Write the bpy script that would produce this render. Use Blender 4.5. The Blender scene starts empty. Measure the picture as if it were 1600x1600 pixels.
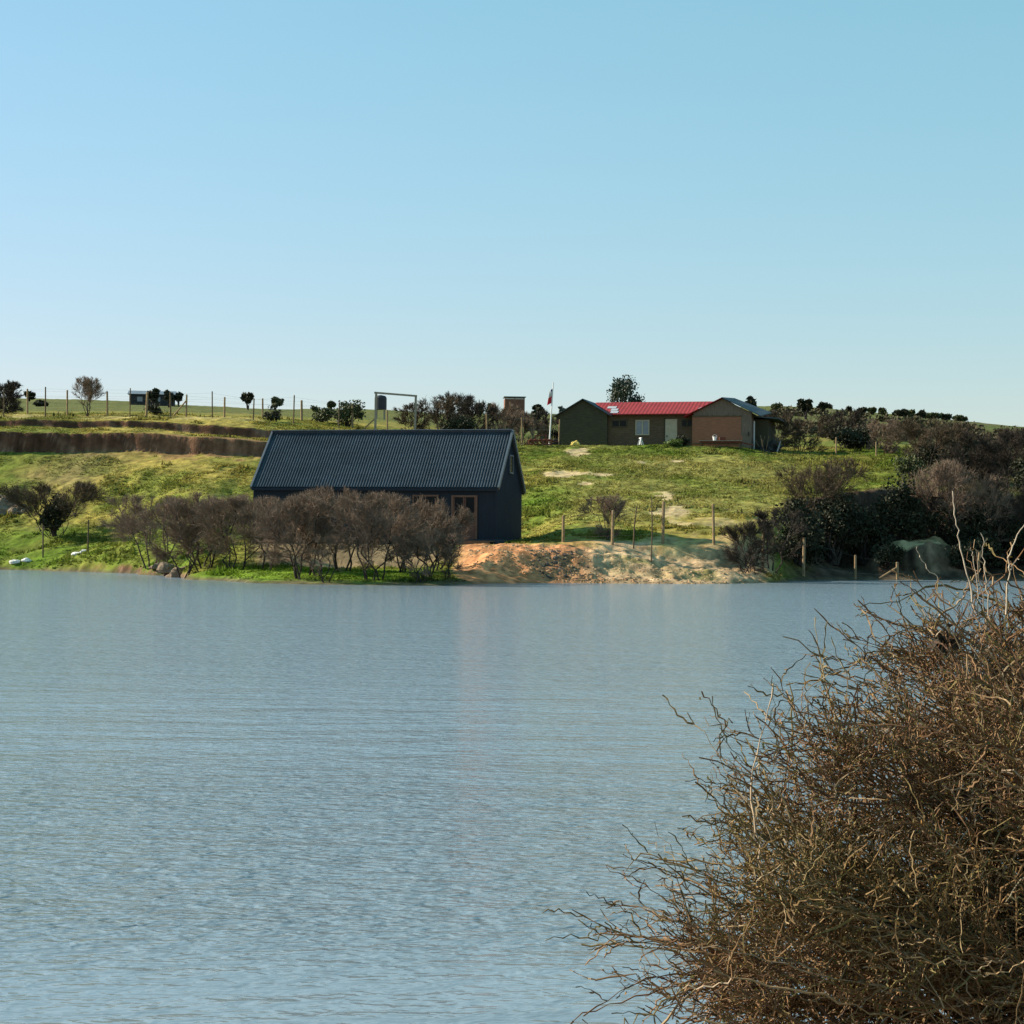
import bpy, math, random
import numpy as np
from mathutils import Matrix, Vector
R = math.radians
scene = bpy.context.scene
COL = scene.collection

# ------------------------------------------------------------------ camera, sky, sun, exposure
EYE, F, YH0, ROLL = 1.8, 3000.0, 850.0, 0.5
cam_d = bpy.data.cameras.new("camera")
cam = bpy.data.objects.new("camera", cam_d)
COL.objects.link(cam)
cam_d.sensor_width = 36.0
cam_d.lens = 36.0 * F / 1600.0
cam_d.clip_start = 0.05
cam_d.clip_end = 20000
cam.matrix_world = (Matrix.Translation((0, 0, EYE)) @ Matrix.Rotation(R(90) + math.atan(50 / F), 4, 'X')
                    @ Matrix.Rotation(R(ROLL), 4, 'Z'))
scene.camera = cam

SUN_EL, SUN_AZ = R(27), R(-72)        # azimuth measured from +Y (view direction), negative = left
sx, sy, sz = math.sin(SUN_AZ) * math.cos(SUN_EL), math.cos(SUN_AZ) * math.cos(SUN_EL), math.sin(SUN_EL)
world = bpy.data.worlds.new("World")
scene.world = world
world.use_nodes = True
wn = world.node_tree
bg = wn.nodes["Background"]
sky = wn.nodes.new("ShaderNodeTexSky")
sky.sky_type = 'NISHITA'
sky.sun_disc = False
sky.sun_elevation = SUN_EL
sky.sun_rotation = SUN_AZ
sky.altitude = 0
sky.air_density = 1.4
sky.dust_density = 0.0
sky.ozone_density = 6.0
tint = wn.nodes.new("ShaderNodeMix")
tint.data_type = 'RGBA'
tint.blend_type = 'MULTIPLY'
tint.inputs[0].default_value = 1.0
tint.inputs[7].default_value = (0.918, 1.57, 1.11, 1)
sep = wn.nodes.new("ShaderNodeSeparateColor")
com = wn.nodes.new("ShaderNodeCombineColor")
wn.links.new(sky.outputs[0], sep.inputs[0])
for i_, g_ in enumerate((0.8, 0.46, 0.7)):          # evens out the sky's brightness and hue from horizon to zenith
    pw = wn.nodes.new("ShaderNodeMath")
    pw.operation = 'POWER'
    pw.inputs[1].default_value = g_
    wn.links.new(sep.outputs[i_], pw.inputs[0])
    wn.links.new(pw.outputs[0], com.inputs[i_])
wn.links.new(com.outputs[0], tint.inputs[6])
wn.links.new(tint.outputs[2], bg.inputs[0])
bg.inputs[1].default_value = 0.111
sl = bpy.data.lights.new("sun", 'SUN')
sl.energy = 5.0
sl.angle = R(0.53)
sl.color = (1.0, 0.88, 0.70)
sun = bpy.data.objects.new("sun", sl)
COL.objects.link(sun)
sun.rotation_euler = Vector((sx, sy, sz)).to_track_quat('Z', 'Y').to_euler()
scene.view_settings.view_transform = 'Standard'
scene.view_settings.look = 'None'
scene.view_settings.exposure = 1.03
scene.view_settings.gamma = 1.0
scene.render.engine = 'CYCLES'
scene.cycles.max_bounces = 5
scene.cycles.diffuse_bounces = 2
scene.cycles.glossy_bounces = 2

# ------------------------------------------------------------------ helpers
RNG = np.random.default_rng(7)


def yh(px):
    return YH0 + 0.00873 * (px - 800.0)


def zof(px, py, d):
    return EYE + (yh(px) - py) / F * d


def _hash(ix, iy, seed):
    h = (ix * 374761393 + iy * 668265263 + seed * 1442695041) & 0x7fffffff
    h = ((h ^ (h >> 13)) * 1274126177) & 0x7fffffff
    return ((h ^ (h >> 16)) & 0xffff) / 65535.0


def vnoise(x, y, seed=0):
    x = np.asarray(x, float); y = np.asarray(y, float)
    ix = np.floor(x).astype(np.int64); iy = np.floor(y).astype(np.int64)
    fx = x - ix; fy = y - iy
    fx = fx * fx * (3 - 2 * fx); fy = fy * fy * (3 - 2 * fy)
    a = _hash(ix, iy, seed); b = _hash(ix + 1, iy, seed)
    c = _hash(ix, iy + 1, seed); d = _hash(ix + 1, iy + 1, seed)
    return (a * (1 - fx) + b * fx) * (1 - fy) + (c * (1 - fx) + d * fx) * fy - 0.5


def fbm(x, y, seed=0, oct=4):
    s = 0; a = 1.0
    for o in range(oct):
        s = s + a * vnoise(x * 2 ** o, y * 2 ** o, seed + 17 * o)
        a *= 0.5
    return s


def sstep(a, b, x):
    t = np.clip((x - a) / (b - a), 0, 1)
    return t * t * (3 - 2 * t)


def mk_mesh(name, V, faces, mat=None, col=None, smooth=False):
    V = np.ascontiguousarray(np.asarray(V, np.float32).reshape(-1, 3))
    me = bpy.data.meshes.new(name)
    me.vertices.add(len(V))
    me.vertices.foreach_set("co", V.ravel())
    loops, starts, pos = [], [], 0
    for f in faces:
        f = np.asarray(f, np.int32)
        if not len(f):
            continue
        n = f.shape[1]
        loops.append(f.ravel())
        starts.append(pos + np.arange(len(f), dtype=np.int32) * n)
        pos += f.size
    loops = np.concatenate(loops); starts = np.concatenate(starts)
    me.loops.add(len(loops))
    me.loops.foreach_set("vertex_index", loops)
    me.polygons.add(len(starts))
    me.polygons.foreach_set("loop_start", starts)
    me.polygons.foreach_set("use_smooth", np.full(len(starts), bool(smooth)))
    if col is not None:
        at = me.attributes.new("Col", 'FLOAT_COLOR', 'POINT')
        c = np.ones((len(V), 4), np.float32)
        c[:, :3] = col
        at.data.foreach_set("color", c.ravel())
    me.update(calc_edges=True)
    me.validate()
    if mat is not None:
        me.materials.append(mat)
    return me


def link(name, me, parent=None, loc=None):
    o = bpy.data.objects.new(name, me)
    COL.objects.link(o)
    if parent is not None:
        o.parent = parent
    if loc is not None:
        o.location = loc
    return o


def tag(o, label=None, cat=None, group=None, kind=None):
    if label: o["label"] = label
    if cat: o["category"] = cat
    if group: o["group"] = group
    if kind: o["kind"] = kind
    return o


def thing(name, label, cat, loc, rz=0.0, group=None):
    o = bpy.data.objects.new(name, None)
    COL.objects.link(o)
    o.empty_display_size = 0.2
    o.location = loc
    o.rotation_euler = (0, 0, rz)
    return tag(o, label, cat, group)


class MB:
    def __init__(s):
        s.V, s.Q, s.T, s.C, s.n = [], [], [], [], 0

    def add(s, V, Q=None, T=None, C=None):
        V = np.asarray(V, float).reshape(-1, 3)
        s.V.append(V)
        if Q is not None and len(Q): s.Q.append(np.asarray(Q, int) + s.n)
        if T is not None and len(T): s.T.append(np.asarray(T, int) + s.n)
        s.C.append(np.tile(np.asarray(C if C is not None else (1, 1, 1), float), (len(V), 1)) if C is None or np.ndim(C) == 1 else np.asarray(C))
        s.n += len(V)
        return s

    def box(s, x0, x1, y0, y1, z0, z1, C=None):
        V = [(x, y, z) for z in (z0, z1) for y in (y0, y1) for x in (x0, x1)]
        Q = [(0, 2, 3, 1), (4, 5, 7, 6), (0, 1, 5, 4), (2, 6, 7, 3), (0, 4, 6, 2), (1, 3, 7, 5)]
        return s.add(V, Q, C=C)

    def bar(s, a, b, w, h=None, C=None, up=(0, 0, 1)):
        a = np.array(a, float); b = np.array(b, float); h = w if h is None else h
        t = (b - a) / np.linalg.norm(b - a)
        u = np.cross(t, up)
        if np.linalg.norm(u) < 1e-4: u = np.cross(t, (0, 1, 0))
        u /= np.linalg.norm(u); v = np.cross(u, t)
        V = [p + sx_ * u * w / 2 + sy_ * v * h / 2 for p in (a, b) for sx_, sy_ in ((-1, -1), (1, -1), (1, 1), (-1, 1))]
        Q = [(0, 1, 5, 4), (1, 2, 6, 5), (2, 3, 7, 6), (3, 0, 4, 7), (3, 2, 1, 0), (4, 5, 6, 7)]
        return s.add(V, Q, C=C)

    def tube(s, P, Rr, n=6, C=None):
        V, Q = tubes(np.asarray(P, float)[None], np.asarray(Rr, float)[None], n)
        return s.add(V, Q, C=C)

    def prism(s, poly, y0, y1, C=None):
        """polygon in x,z extruded along y"""
        n = len(poly)
        V = [(x, y0, z) for x, z in poly] + [(x, y1, z) for x, z in poly]
        Q = [(i, (i + 1) % n, n + (i + 1) % n, n + i) for i in range(n)]
        s.add(V, Q, C=C)
        k = s.n - 2 * n
        if n == 4:
            s.Q.append(np.array([(3, 2, 1, 0), (4, 5, 6, 7)]) + k)
        else:
            s.T.append(np.array([(0, i + 1, i) for i in range(1, n - 1)] + [(n, n + i, n + i + 1) for i in range(1, n - 1)]) + k)
        return s

    def build(s, name, mat, parent=None, loc=None, usecol=False, smooth=False):
        V = np.concatenate(s.V)
        fs = []
        if s.Q: fs.append(np.concatenate(s.Q))
        if s.T: fs.append(np.concatenate(s.T))
        return link(name, mk_mesh(name, V, fs, mat, np.concatenate(s.C) if usecol else None, smooth), parent, loc)


def tubes(P, Rr, n=4):
    """P (N,K,3) polylines, Rr (N,K) radii -> verts, quads"""
    N, K, _ = P.shape
    T = np.empty_like(P)
    T[:, 1:-1] = P[:, 2:] - P[:, :-2]
    T[:, 0] = P[:, 1] - P[:, 0]
    T[:, -1] = P[:, -1] - P[:, -2]
    T /= np.linalg.norm(T, axis=2, keepdims=True) + 1e-9
    ref = RNG.normal(size=(N, 1, 3))
    ref = ref / np.linalg.norm(ref, axis=2, keepdims=True)
    U = np.cross(T, np.broadcast_to(ref, T.shape))
    U /= np.linalg.norm(U, axis=2, keepdims=True) + 1e-9
    W = np.cross(T, U)
    a = np.arange(n) / n * 2 * math.pi
    V = P[:, :, None, :] + Rr[:, :, None, None] * (np.cos(a)[None, None, :, None] * U[:, :, None, :] + np.sin(a)[None, None, :, None] * W[:, :, None, :])
    base = (np.arange(N)[:, None, None] * K + np.arange(K - 1)[None, :, None]) * n
    j = np.arange(n)[None, None, :]; j2 = (j + 1) % n
    Q = np.stack([base + j, base + j2, base + n + j2, base + n + j], -1).reshape(-1, 4)
    return V.reshape(-1, 3), Q


def unit(v):
    return v / (np.linalg.norm(v, axis=-1, keepdims=True) + 1e-9)


def grow(P, n, lrng, ang, up, jit, K, tmin=0.3, tmax=1.0, outc=None, outw=0.0, zig=0.0, rng=RNG):
    """children of polylines P: n per parent"""
    N, K0, _ = P.shape
    t = rng.uniform(tmin, tmax, (N, n)) * (K0 - 1)
    i = np.minimum(t.astype(int), K0 - 2); f = (t - i)[..., None]
    idx = np.arange(N)[:, None]
    p0 = P[idx, i] * (1 - f) + P[idx, i + 1] * f
    tan = unit(P[idx, i + 1] - P[idx, i])
    p0 = p0.reshape(-1, 3); tan = tan.reshape(-1, 3)
    M = len(p0)
    perp = rng.normal(size=(M, 3)); perp = unit(perp - tan * (perp * tan).sum(1, keepdims=True))
    a = rng.uniform(ang[0], ang[1], (M, 1))
    d = np.cos(a) * tan + np.sin(a) * perp
    d[:, 2] += up
    if outc is not None:
        d = unit(d) + outw * unit(p0 - outc)
    d = unit(d)
    L = rng.uniform(lrng[0], lrng[1], (M, 1, 1))
    nz = np.cumsum(rng.normal(size=(M, K - 1, 3)) * jit, axis=1)
    dirs = d[:, None, :] + nz
    if zig:
        sd = unit(np.cross(d, rng.normal(size=(M, 3))))
        s = np.where(np.arange(K - 1) % 2 == 0, 1.0, -1.0)[None, :, None]
        dirs = dirs + zig * s * sd[:, None, :] * rng.uniform(.4, 1.3, (M, K - 1, 1))
    dirs = unit(dirs) * (L / (K - 1))
    out = np.concatenate([p0[:, None, :], p0[:, None, :] + np.cumsum(dirs, axis=1)], axis=1)
    return out


def fit(P, c, ax, soft=1.0):
    """shorten polylines that leave the ellipsoid"""
    e = (P[:, -1] - c) / ax
    r = np.linalg.norm(e, axis=1)
    s = np.where(r > soft, np.clip(1 - (r - soft) * 0.9, 0.25, 1), 1.0)
    return P[:, :1] + (P - P[:, :1]) * s[:, None, None]


def taper(N, K, r0, r1):
    return np.tile(np.linspace(r0, r1, K), (N, 1))


# ------------------------------------------------------------------ materials
def mat(name, color, rough=0.9, var=0.35, scale=3.0, bump=0.0, attr=False, metallic=0.0, spec=0.2, detail=6, stretch=None, var2=None, trans=0.0):
    m = bpy.data.materials.new(name)
    m.use_nodes = True
    nt = m.node_tree; N = nt.nodes; L = nt.links
    b = N["Principled BSDF"]
    b.inputs["Roughness"].default_value = rough
    b.inputs["Metallic"].default_value = metallic
    b.inputs["Specular IOR Level"].default_value = spec
    tc = N.new("ShaderNodeTexCoord")
    mp = N.new("ShaderNodeMapping")
    if stretch: mp.inputs["Scale"].default_value = stretch
    L.new(tc.outputs["Object"], mp.inputs[0])
    nz = N.new("ShaderNodeTexNoise")
    nz.inputs["Scale"].default_value = scale
    nz.inputs["Detail"].default_value = detail
    nz.inputs["Roughness"].default_value = 0.65
    L.new(mp.outputs[0], nz.inputs["Vector"])
    mr = N.new("ShaderNodeMapRange")
    mr.inputs[1].default_value = 0.25; mr.inputs[2].default_value = 0.75
    mr.inputs[3].default_value = 1 - var; mr.inputs[4].default_value = 1 + var
    L.new(nz.outputs[0], mr.inputs[0])
    mx = N.new("ShaderNodeMix"); mx.data_type = 'RGBA'; mx.blend_type = 'MULTIPLY'; mx.inputs[0].default_value = 1
    if attr:
        at = N.new("ShaderNodeAttribute"); at.attribute_name = "Col"
        L.new(at.outputs["Color"], mx.inputs[6])
    else:
        mx.inputs[6].default_value = (*color, 1)
    L.new(mr.outputs[0], mx.inputs[7])
    last = mx.outputs[2]
    if var2 is not None:
        n2 = N.new("ShaderNodeTexNoise"); n2.inputs["Scale"].default_value = scale * 0.23; n2.inputs["Detail"].default_value = 4
        L.new(mp.outputs[0], n2.inputs["Vector"])
        r2 = N.new("ShaderNodeMapRange"); r2.inputs[1].default_value = 0.42; r2.inputs[2].default_value = 0.62
        L.new(n2.outputs[0], r2.inputs[0])
        m2 = N.new("ShaderNodeMix"); m2.data_type = 'RGBA'; m2.inputs[7].default_value = (*var2, 1)
        L.new(r2.outputs[0], m2.inputs[0]); L.new(last, m2.inputs[6])
        last = m2.outputs[2]
    L.new(last, b.inputs["Base Color"])
    if bump:
        bp = N.new("ShaderNodeBump"); bp.inputs["Strength"].default_value = 1.0; bp.inputs["Distance"].default_value = bump
        L.new(nz.outputs[0], bp.inputs["Height"]); L.new(bp.outputs[0], b.inputs["Normal"])
    if trans:
        out = [n for n in N if n.type == 'OUTPUT_MATERIAL'][0]
        tr = N.new("ShaderNodeBsdfTranslucent"); ms = N.new("ShaderNodeMixShader"); ms.inputs[0].default_value = trans
        L.new(last, tr.inputs[0]); L.new(b.outputs[0], ms.inputs[1]); L.new(tr.outputs[0], ms.inputs[2]); L.new(ms.outputs[0], out.inputs[0])
    return m


def ribbed(name, color, period, axis, depth=0.02, rough=0.5, spec=0.4):
    m = mat(name, color, rough, 0.2, 1.2, spec=spec)
    N = m.node_tree.nodes; L = m.node_tree.links
    tc = [n for n in N if n.type == 'TEX_COORD'][0]
    sp = N.new("ShaderNodeSeparateXYZ"); L.new(tc.outputs["Object"], sp.inputs[0])
    mu = N.new("ShaderNodeMath"); mu.operation = 'MULTIPLY'; mu.inputs[1].default_value = 2 * math.pi / period
    L.new(sp.outputs[axis], mu.inputs[0])
    si = N.new("ShaderNodeMath"); si.operation = 'SINE'; L.new(mu.outputs[0], si.inputs[0])
    bp = N.new("ShaderNodeBump"); bp.inputs["Distance"].default_value = depth
    L.new(si.outputs[0], bp.inputs["Height"]); L.new(bp.outputs[0], N["Principled BSDF"].inputs["Normal"])
    return m


M = {}
M['ground'] = mat("earth_and_grass", (1, 1, 1), 0.95, 0.45, 1.6, bump=0.10, attr=True, spec=0.05, detail=8)
M['grass'] = mat("grass_blades", (1, 1, 1), 0.8, 0.2, 2, attr=True, spec=0.1, trans=0.35)
M['stem'] = mat("dark_bark", (.055, .045, .038), 0.9, 0.4, 6, spec=0.1)
M['twig'] = mat("grey_brown_twigs", (.20, .142, .102), 0.9, 0.35, 2.5, spec=0.1)
M['twig_red'] = mat("red_brown_twigs", (.095, .070, .046), 0.9, 0.35, 2.5, spec=0.1)
M['twig_dark'] = mat("dark_brown_twigs", (.05, .04, .032), 0.9, 0.35, 2.5, spec=0.1)
M['leaf'] = mat("dark_green_leaves", (.028, .031, .015), 0.7, 0.5, 3, spec=0.2)
M['leaf_olive'] = mat("olive_leaves", (.06, .07, .028), 0.7, 0.5, 3, spec=0.2)
M['leaf_blue'] = mat("blue_green_leaves", (.045, .06, .04), 0.6, 0.4, 3, spec=0.3)
M['weed'] = mat("weed_leaves", (.10, .14, .035), 0.7, 0.4, 3, spec=0.2, trans=.2)
M['post'] = mat("weathered_post_wood", (.27, .19, .11), 0.9, 0.4, 5, spec=0.1)
M['post_dark'] = mat("dark_post_wood", (.13, .095, .06), 0.9, 0.4, 5, spec=0.1)
M['wire'] = mat("dull_fence_wire", (.18, .17, .16), 0.6, 0.2, 5, metallic=0.5)
M['rock'] = mat("pale_rock", (.22, .165, .12), 0.95, 0.4, 3, bump=0.05, spec=0.1)
M['rock_dark'] = mat("dark_rubble", (.10, .085, .075), 0.95, 0.5, 3, bump=0.05, spec=0.1)
M['rock_ochre'] = mat("ochre_rubble", (.33, .20, .11), 0.95, 0.5, 3, bump=0.05, spec=0.1)
M['rock_sand'] = mat("sandy_clods", (.42, .29, .17), 0.95, 0.5, 3, bump=0.05, spec=0.1)
M['white_stone'] = mat("white_stone", (.7, .68, .64), 0.9, 0.15, 3)
M['roof_navy'] = mat("navy_roof_sheet", (.046, .064, .086), 0.6, 0.3, 1.0, spec=0.25, metallic=0.0)
M['wall_navy'] = ribbed("navy_wall_sheet", (.013, .020, .032), 0.2, 0, 0.004, 0.6, 0.2)
M['gable_navy'] = ribbed("navy_gable_sheet", (.013, .021, .035), 0.2, 1, 0.004, 0.7, 0.05)
M['trim_navy'] = mat("slate_trim", (.085, .105, .13), 0.45, 0.2, 2, spec=0.4)
M['frame_brown'] = mat("brown_frame_wood", (.15, .085, .06), 0.7, 0.3, 4)
M['panel_brown'] = mat("brown_door_panel", (.12, .06, .045), 0.7, 0.35, 4, stretch=(1, 1, 6))
M['glass_dark'] = mat("dark_glass", (.006, .007, .009), 0.25, 0.1, 1, spec=0.15)
M['concrete'] = mat("grey_concrete", (.045, .05, .06), 0.9, 0.25, 4)
M['deck'] = mat("deck_boards", (.17, .10, .07), 0.85, 0.3, 4)
M['house_green'] = mat("olive_brown_boards", (.062, .058, .036), 0.9, 0.35, 2.5, stretch=(1, 1, 5))
M['house_brown'] = mat("brown_boards", (.105, .075, .048), 0.9, 0.35, 2.5, stretch=(1, 1, 5))
M['house_orange'] = mat("orange_brown_boards", (.27, .125, .075), 0.85, 0.3, 2.5, stretch=(1, 1, 6))
M['house_grey'] = mat("grey_brown_boards", (.17, .13, .10), 0.9, 0.35, 2.5, stretch=(6, 1, 1))
M['roof_red'] = ribbed("red_roof_sheet", (.25, .026, .028), 0.3, 0, 0.008, 0.6, 0.2)
M['roof_grey'] = ribbed("grey_roof_sheet", (.20, .23, .27), 0.3, 1, 0.03, 0.4)
M['roof_slate'] = ribbed("slate_roof_sheet", (.075, .095, .115), 0.3, 1, 0.02, 0.7, 0.15)
M['roof_patch'] = mat("bare_zinc_sheet", (.45, .45, .48), 0.5, 0.2, 2, metallic=0.2)
M['cream'] = mat("cream_door_paint", (.42, .37, .27), 0.7, 0.15, 3)
M['white'] = mat("white_paint", (.72, .72, .72), 0.6, 0.1, 3)
M['pane'] = mat("pale_curtained_glass", (.20, .22, .25), 0.3, 0.2, 2, spec=0.5)
M['rust'] = mat("rusty_red_iron", (.16, .05, .03), 0.8, 0.4, 5)
M['tyre'] = mat("black_rubber", (.018, .018, .018), 0.85, 0.2, 4)
M['yellow'] = mat("yellow_tarpaulin", (.62, .47, .12), 0.7, 0.25, 3)
M['junk'] = mat("dark_scrap", (.03, .033, .036), 0.8, 0.5, 3)
M['plank'] = mat("grey_planks", (.30, .25, .20), 0.9, 0.3, 3)
M['flag'] = mat("flag_cloth", (1, 1, 1), 0.8, 0.08, 3, attr=True, trans=.3)
M['brick'] = mat("brown_brick", (.17, .085, .06), 0.9, 0.3, 3)
M['tank'] = mat("dark_tank_plastic", (.035, .035, .045), 0.5, 0.2, 2)
M['bush_twig'] = mat("thorn_bush_twigs", (1, 1, 1), 0.85, 0.3, 60, attr=True, spec=0.15)
M['shoot'] = mat("pale_dry_shoot", (.42, .35, .27), 0.8, 0.25, 40)
M['bud'] = mat("olive_gold_buds", (1, 1, 1), 0.8, 0.2, 60, attr=True, trans=.25)

# ------------------------------------------------------------------ terrain (one sheet from lake bed to the far hills)
HZ = 9.35                       # level of the terrace the red-roofed house stands on
BZ = 1.80                       # level of the pad under the dark barn


def yt(px, z, d):
    return yh(px) - (z - EYE) / d * F


prof = {
 -400: [118, (119, 874), (120, 868), (124, 840), (128, 815), (141, 712), (141.3, 680), (145, 675), (145.3, 662), (151, 655), (180, 645), (300, 632), (420, 615)],
 0:    [115, (116, 877), (116.8, 872), (121, 846), (126, 815), (140, 704), (140.3, 673), (144.5, 667), (144.8, 655), (150, 650), (180, 642), (300, 630), (420, 621)],
 200:  [107, (108, 882), (109, 876), (114, 850), (121, 822), (139, 706), (139.3, 676), (144, 668), (144.3, 656), (150, 650), (180, 643), (300, 632), (420, 623)],
 300:  [91, (92, 897), (95, 884), (100, 857), (107, 838), (138, 710), (138.3, 682), (143.5, 675), (143.8, 660), (149, 653), (180, 646), (300, 636), (420, 631)],
 390:  [84, (85.2, 905), (93.5, 880), (97, 851), (108, 846), (138, 712), (138.3, 688), (143.5, 682), (143.8, 666), (149, 657), (180, 648), (300, 642), (420, 636)],
 560:  [81, (82.2, 911), (94, 884), (96.5, 851), (110, 846), (138, 728), (139, 710), (143, 700), (144, 688), (149, 672), (180, 655), (300, 645), (420, 640)],
 700:  [81.5, (82.5, 912), (93, 886), (96.5, 851), (110, 846), (138, 735), (139, 724), (143, 712), (144, 703), (149, 688), (180, 665), (300, 652), (420, 648)],
 755:  [86.5, (87.4, 906), (91.0, 867), (94.5, 853), (110, 846), (130, 745), (139, 720), (143, 708), (146, 700), (150, 694), (180, 670), (300, 652), (420, 648)],
 830:  [89, (89.7, 904), (92.6, 863), (95, 852), (109, 838), (126, 758), (139, 718), (143, 707), (148, None), (163, None), (180, 682), (300, 655), (420, 648)],
 900:  [89.5, (90.2, 904), (92.9, 865), (95.5, 852), (103, 828), (125, 752), (139, 716), (143, 707), (147, None), (164, None), (180, 682), (300, 655), (420, 648)],
 1040: [90, (91, 905), (94, 880), (98.2, 850), (106, 818), (125, 758), (139, 718), (143, 708), (146, None), (164, None), (185, 680), (300, 652), (420, 644)],
 1185: [93.5, (94.5, 904), (98, 880), (101.5, 845), (109, 808), (125, 757), (139, 723), (143, 713), (147, 703), (163, 700), (185, 680), (300, 645), (420, 635)],
 1150: [91, (92, 905), (95, 880), (99, 846), (107, 812), (125, 756), (139, 720), (143, 712), (146, None), (164, None), (185, 680), (300, 645), (420, 636)],
 1230: [99, (100, 900), (103, 880), (107, 842), (112, 800), (125, 760), (139, 728), (143, 716), (149, 708), (161, 700), (185, 680), (300, 645), (420, 634)],
 1300: [104, (105.5, 900), (107, 893), (112, 880), (113.5, 778), (125, 755), (139, 726), (143, 715), (149, 709), (161, 700), (185, 680), (300, 648), (420, 640)],
 1400: [106, (107, 902), (108, 895), (113, 890), (115, 764), (125, 752), (139, 726), (143, 716), (149, 710), (161, 700), (185, 684), (300, 655), (420, 648)],
 1600: [108, (109, 902), (111, 895), (114, 885), (117, 775), (127, 765), (139, 750), (143, 740), (149, 730), (161, 715), (185, 700), (300, 678), (420, 668)],
 2000: [112, (113, 902), (115, 892), (119, 870), (122, 785), (131, 775), (141, 760), (145, 752), (151, 742), (163, 728), (190, 712), (300, 685), (420, 672)],
}
PX = np.array(sorted(prof))
KD = np.zeros((len(PX), 13)); KZ = np.zeros((len(PX), 13))
for i, px in enumerate(PX):
    KD[i, 0] = prof[px][0]; KZ[i, 0] = 0
    for k, (d, y) in enumerate(prof[px][1:], 1):
        KD[i, k] = d
        KZ[i, k] = HZ if y is None else zof(px, y, d)

PXS = np.arange(PX[0], PX[-1] + 1, 6.0)
_k = np.exp(-0.5 * (np.arange(-12, 13) / 4.0) ** 2); _k /= _k.sum()


def _smooth(A):
    B = np.stack([np.interp(PXS, PX, A[:, k]) for k in range(13)], 1)
    B = np.concatenate([np.repeat(B[:1], 12, 0), B, np.repeat(B[-1:], 12, 0)])
    return np.stack([np.convolve(B[:, k], _k, 'valid') for k in range(13)], 1)


KDS, KZS = _smooth(KD), _smooth(KZ)
gpx = np.concatenate([np.linspace(-3500, -420, 40, endpoint=False), np.linspace(-420, -60, 60, endpoint=False), np.arange(-60, 1660, 3.1),
                      np.linspace(1660, 2100, 70, endpoint=False), np.linspace(2100, 5200, 40)])
gd = np.concatenate([np.arange(74, 137, 0.25), np.arange(137, 148, 0.09), np.arange(148, 166, 0.27), np.geomspace(166, 440, 80), np.geomspace(450, 4000, 40)])


def raw_z(px, d):
    """profile height for arrays px, d (same shape)"""
    px_c = np.clip(px, PX[0], PX[-1])
    shp = px.shape
    px_f, d_f = px_c.ravel(), d.ravel()
    kd = np.stack([np.interp(px_f, PXS, KDS[:, k]) for k in range(13)], 1)
    kz = np.stack([np.interp(px_f, PXS, KZS[:, k]) for k in range(13)], 1)
    kd = np.concatenate([kd[:, :1] - 9, kd, np.full((len(kd), 1), 650.0), np.full((len(kd), 1), 4200.0)], 1)
    kz = np.concatenate([np.full((len(kz), 1), -1.6), kz, kz[:, -1:] - 9, kz[:, -1:] - 12], 1)
    k = (d_f[:, None] >= kd).sum(1).clip(1, kd.shape[1] - 1)
    r = np.arange(len(d_f))
    a, b = kd[r, k - 1], kd[r, k]
    t = np.clip((d_f - a) / np.maximum(b - a, 1e-6), 0, 1)
    return (kz[r, k - 1] * (1 - t) + kz[r, k] * t).reshape(shp), (k - 1 + t).reshape(shp)


GP, GD = np.meshgrid(gpx, gd)
GX = (GP - 800) / F * GD
lcut = sstep(470, 420, GP) * sstep(131, 135, GD) * sstep(156, 150, GD)
jd = 1.1 * fbm(GX / 4.0, GD / 5.0, 3, 4) * sstep(170, 150, GD) * (1 - .75 * lcut) + lcut * .9 * vnoise(GX / 9, 0 * GD, 4) + 0.35 * fbm(GX / 0.9, GD / 2.0, 5, 3) * sstep(170, 150, GD) * (1 - .65 * lcut)
padm = sstep(60, 20, np.abs(GP - 600) - 215) * sstep(93.5, 95.5, GD) * sstep(112, 108, GD)
jd *= (1 - 0.8 * padm)
# gullies on the two cut banks run obliquely
gul = np.abs(vnoise((GX + 0.5 * GD) / 1.3, GD / 9, 11)) * 2
wpx = 34 * fbm(GX / 2.2, GD / 3.0, 13, 3) * sstep(200, 150, GD) * (1 - .9 * padm) * (1 - .8 * lcut)
GZ, GK = raw_z(GP + wpx, GD + jd)
lat = GX + 0 * GD
rough_m = sstep(2500, 300, GD) * (1 - 0.85 * padm)
GZ += rough_m * (0.22 * fbm(GX / 5.5, GD / 5.5, 21, 4) + 0.10 * fbm(GX / 0.9, GD / 1.3, 22, 3)) * sstep(-0.3, 0.6, GZ)
GZ += sstep(200, 400, GD) * 1.2 * fbm(GX / 60, GD / 60, 31, 3)
# spur of bare earth at the far right of the shore
spn = GP + 22 * fbm(GX / 1.5, GD / 1.5, 43, 3)
spur = (sstep(1330, 1410, spn) * (1 - .97 * np.clip((spn - 1462) / 62, 0, 1) ** 1.3)) * sstep(106.6, 110.6, GD + jd * .9) * sstep(116, 113.0, GD)
GZ = np.where(spur > 0, np.maximum(GZ, 2.25 * spur + 0.5 * fbm(GX / 1.6, GD / 1.3, 41, 5) * spur), GZ)
bank = sstep(715, 745, GP) * sstep(1230, 1190, GP) * sstep(97.5, 95.5, GD) * sstep(0.0, .3, GZ)
GZ += bank * (.26 * (.5 - np.abs(fbm(GX / .9, GD / 1.1, 45, 4))) - .09 + .10 * fbm(GX / .4, GD / .5, 47, 2) + .10 * np.abs(vnoise(GX / .35, GD / .5, 46)))
# scoop under the barn fence: small scarp
sc = np.exp(-((GP - 1075) / 75) ** 2)
GZ -= 0.35 * sc * sstep(97.2, 96.8, GD + jd * 0.6) * sstep(93, 95, GD)


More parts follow.
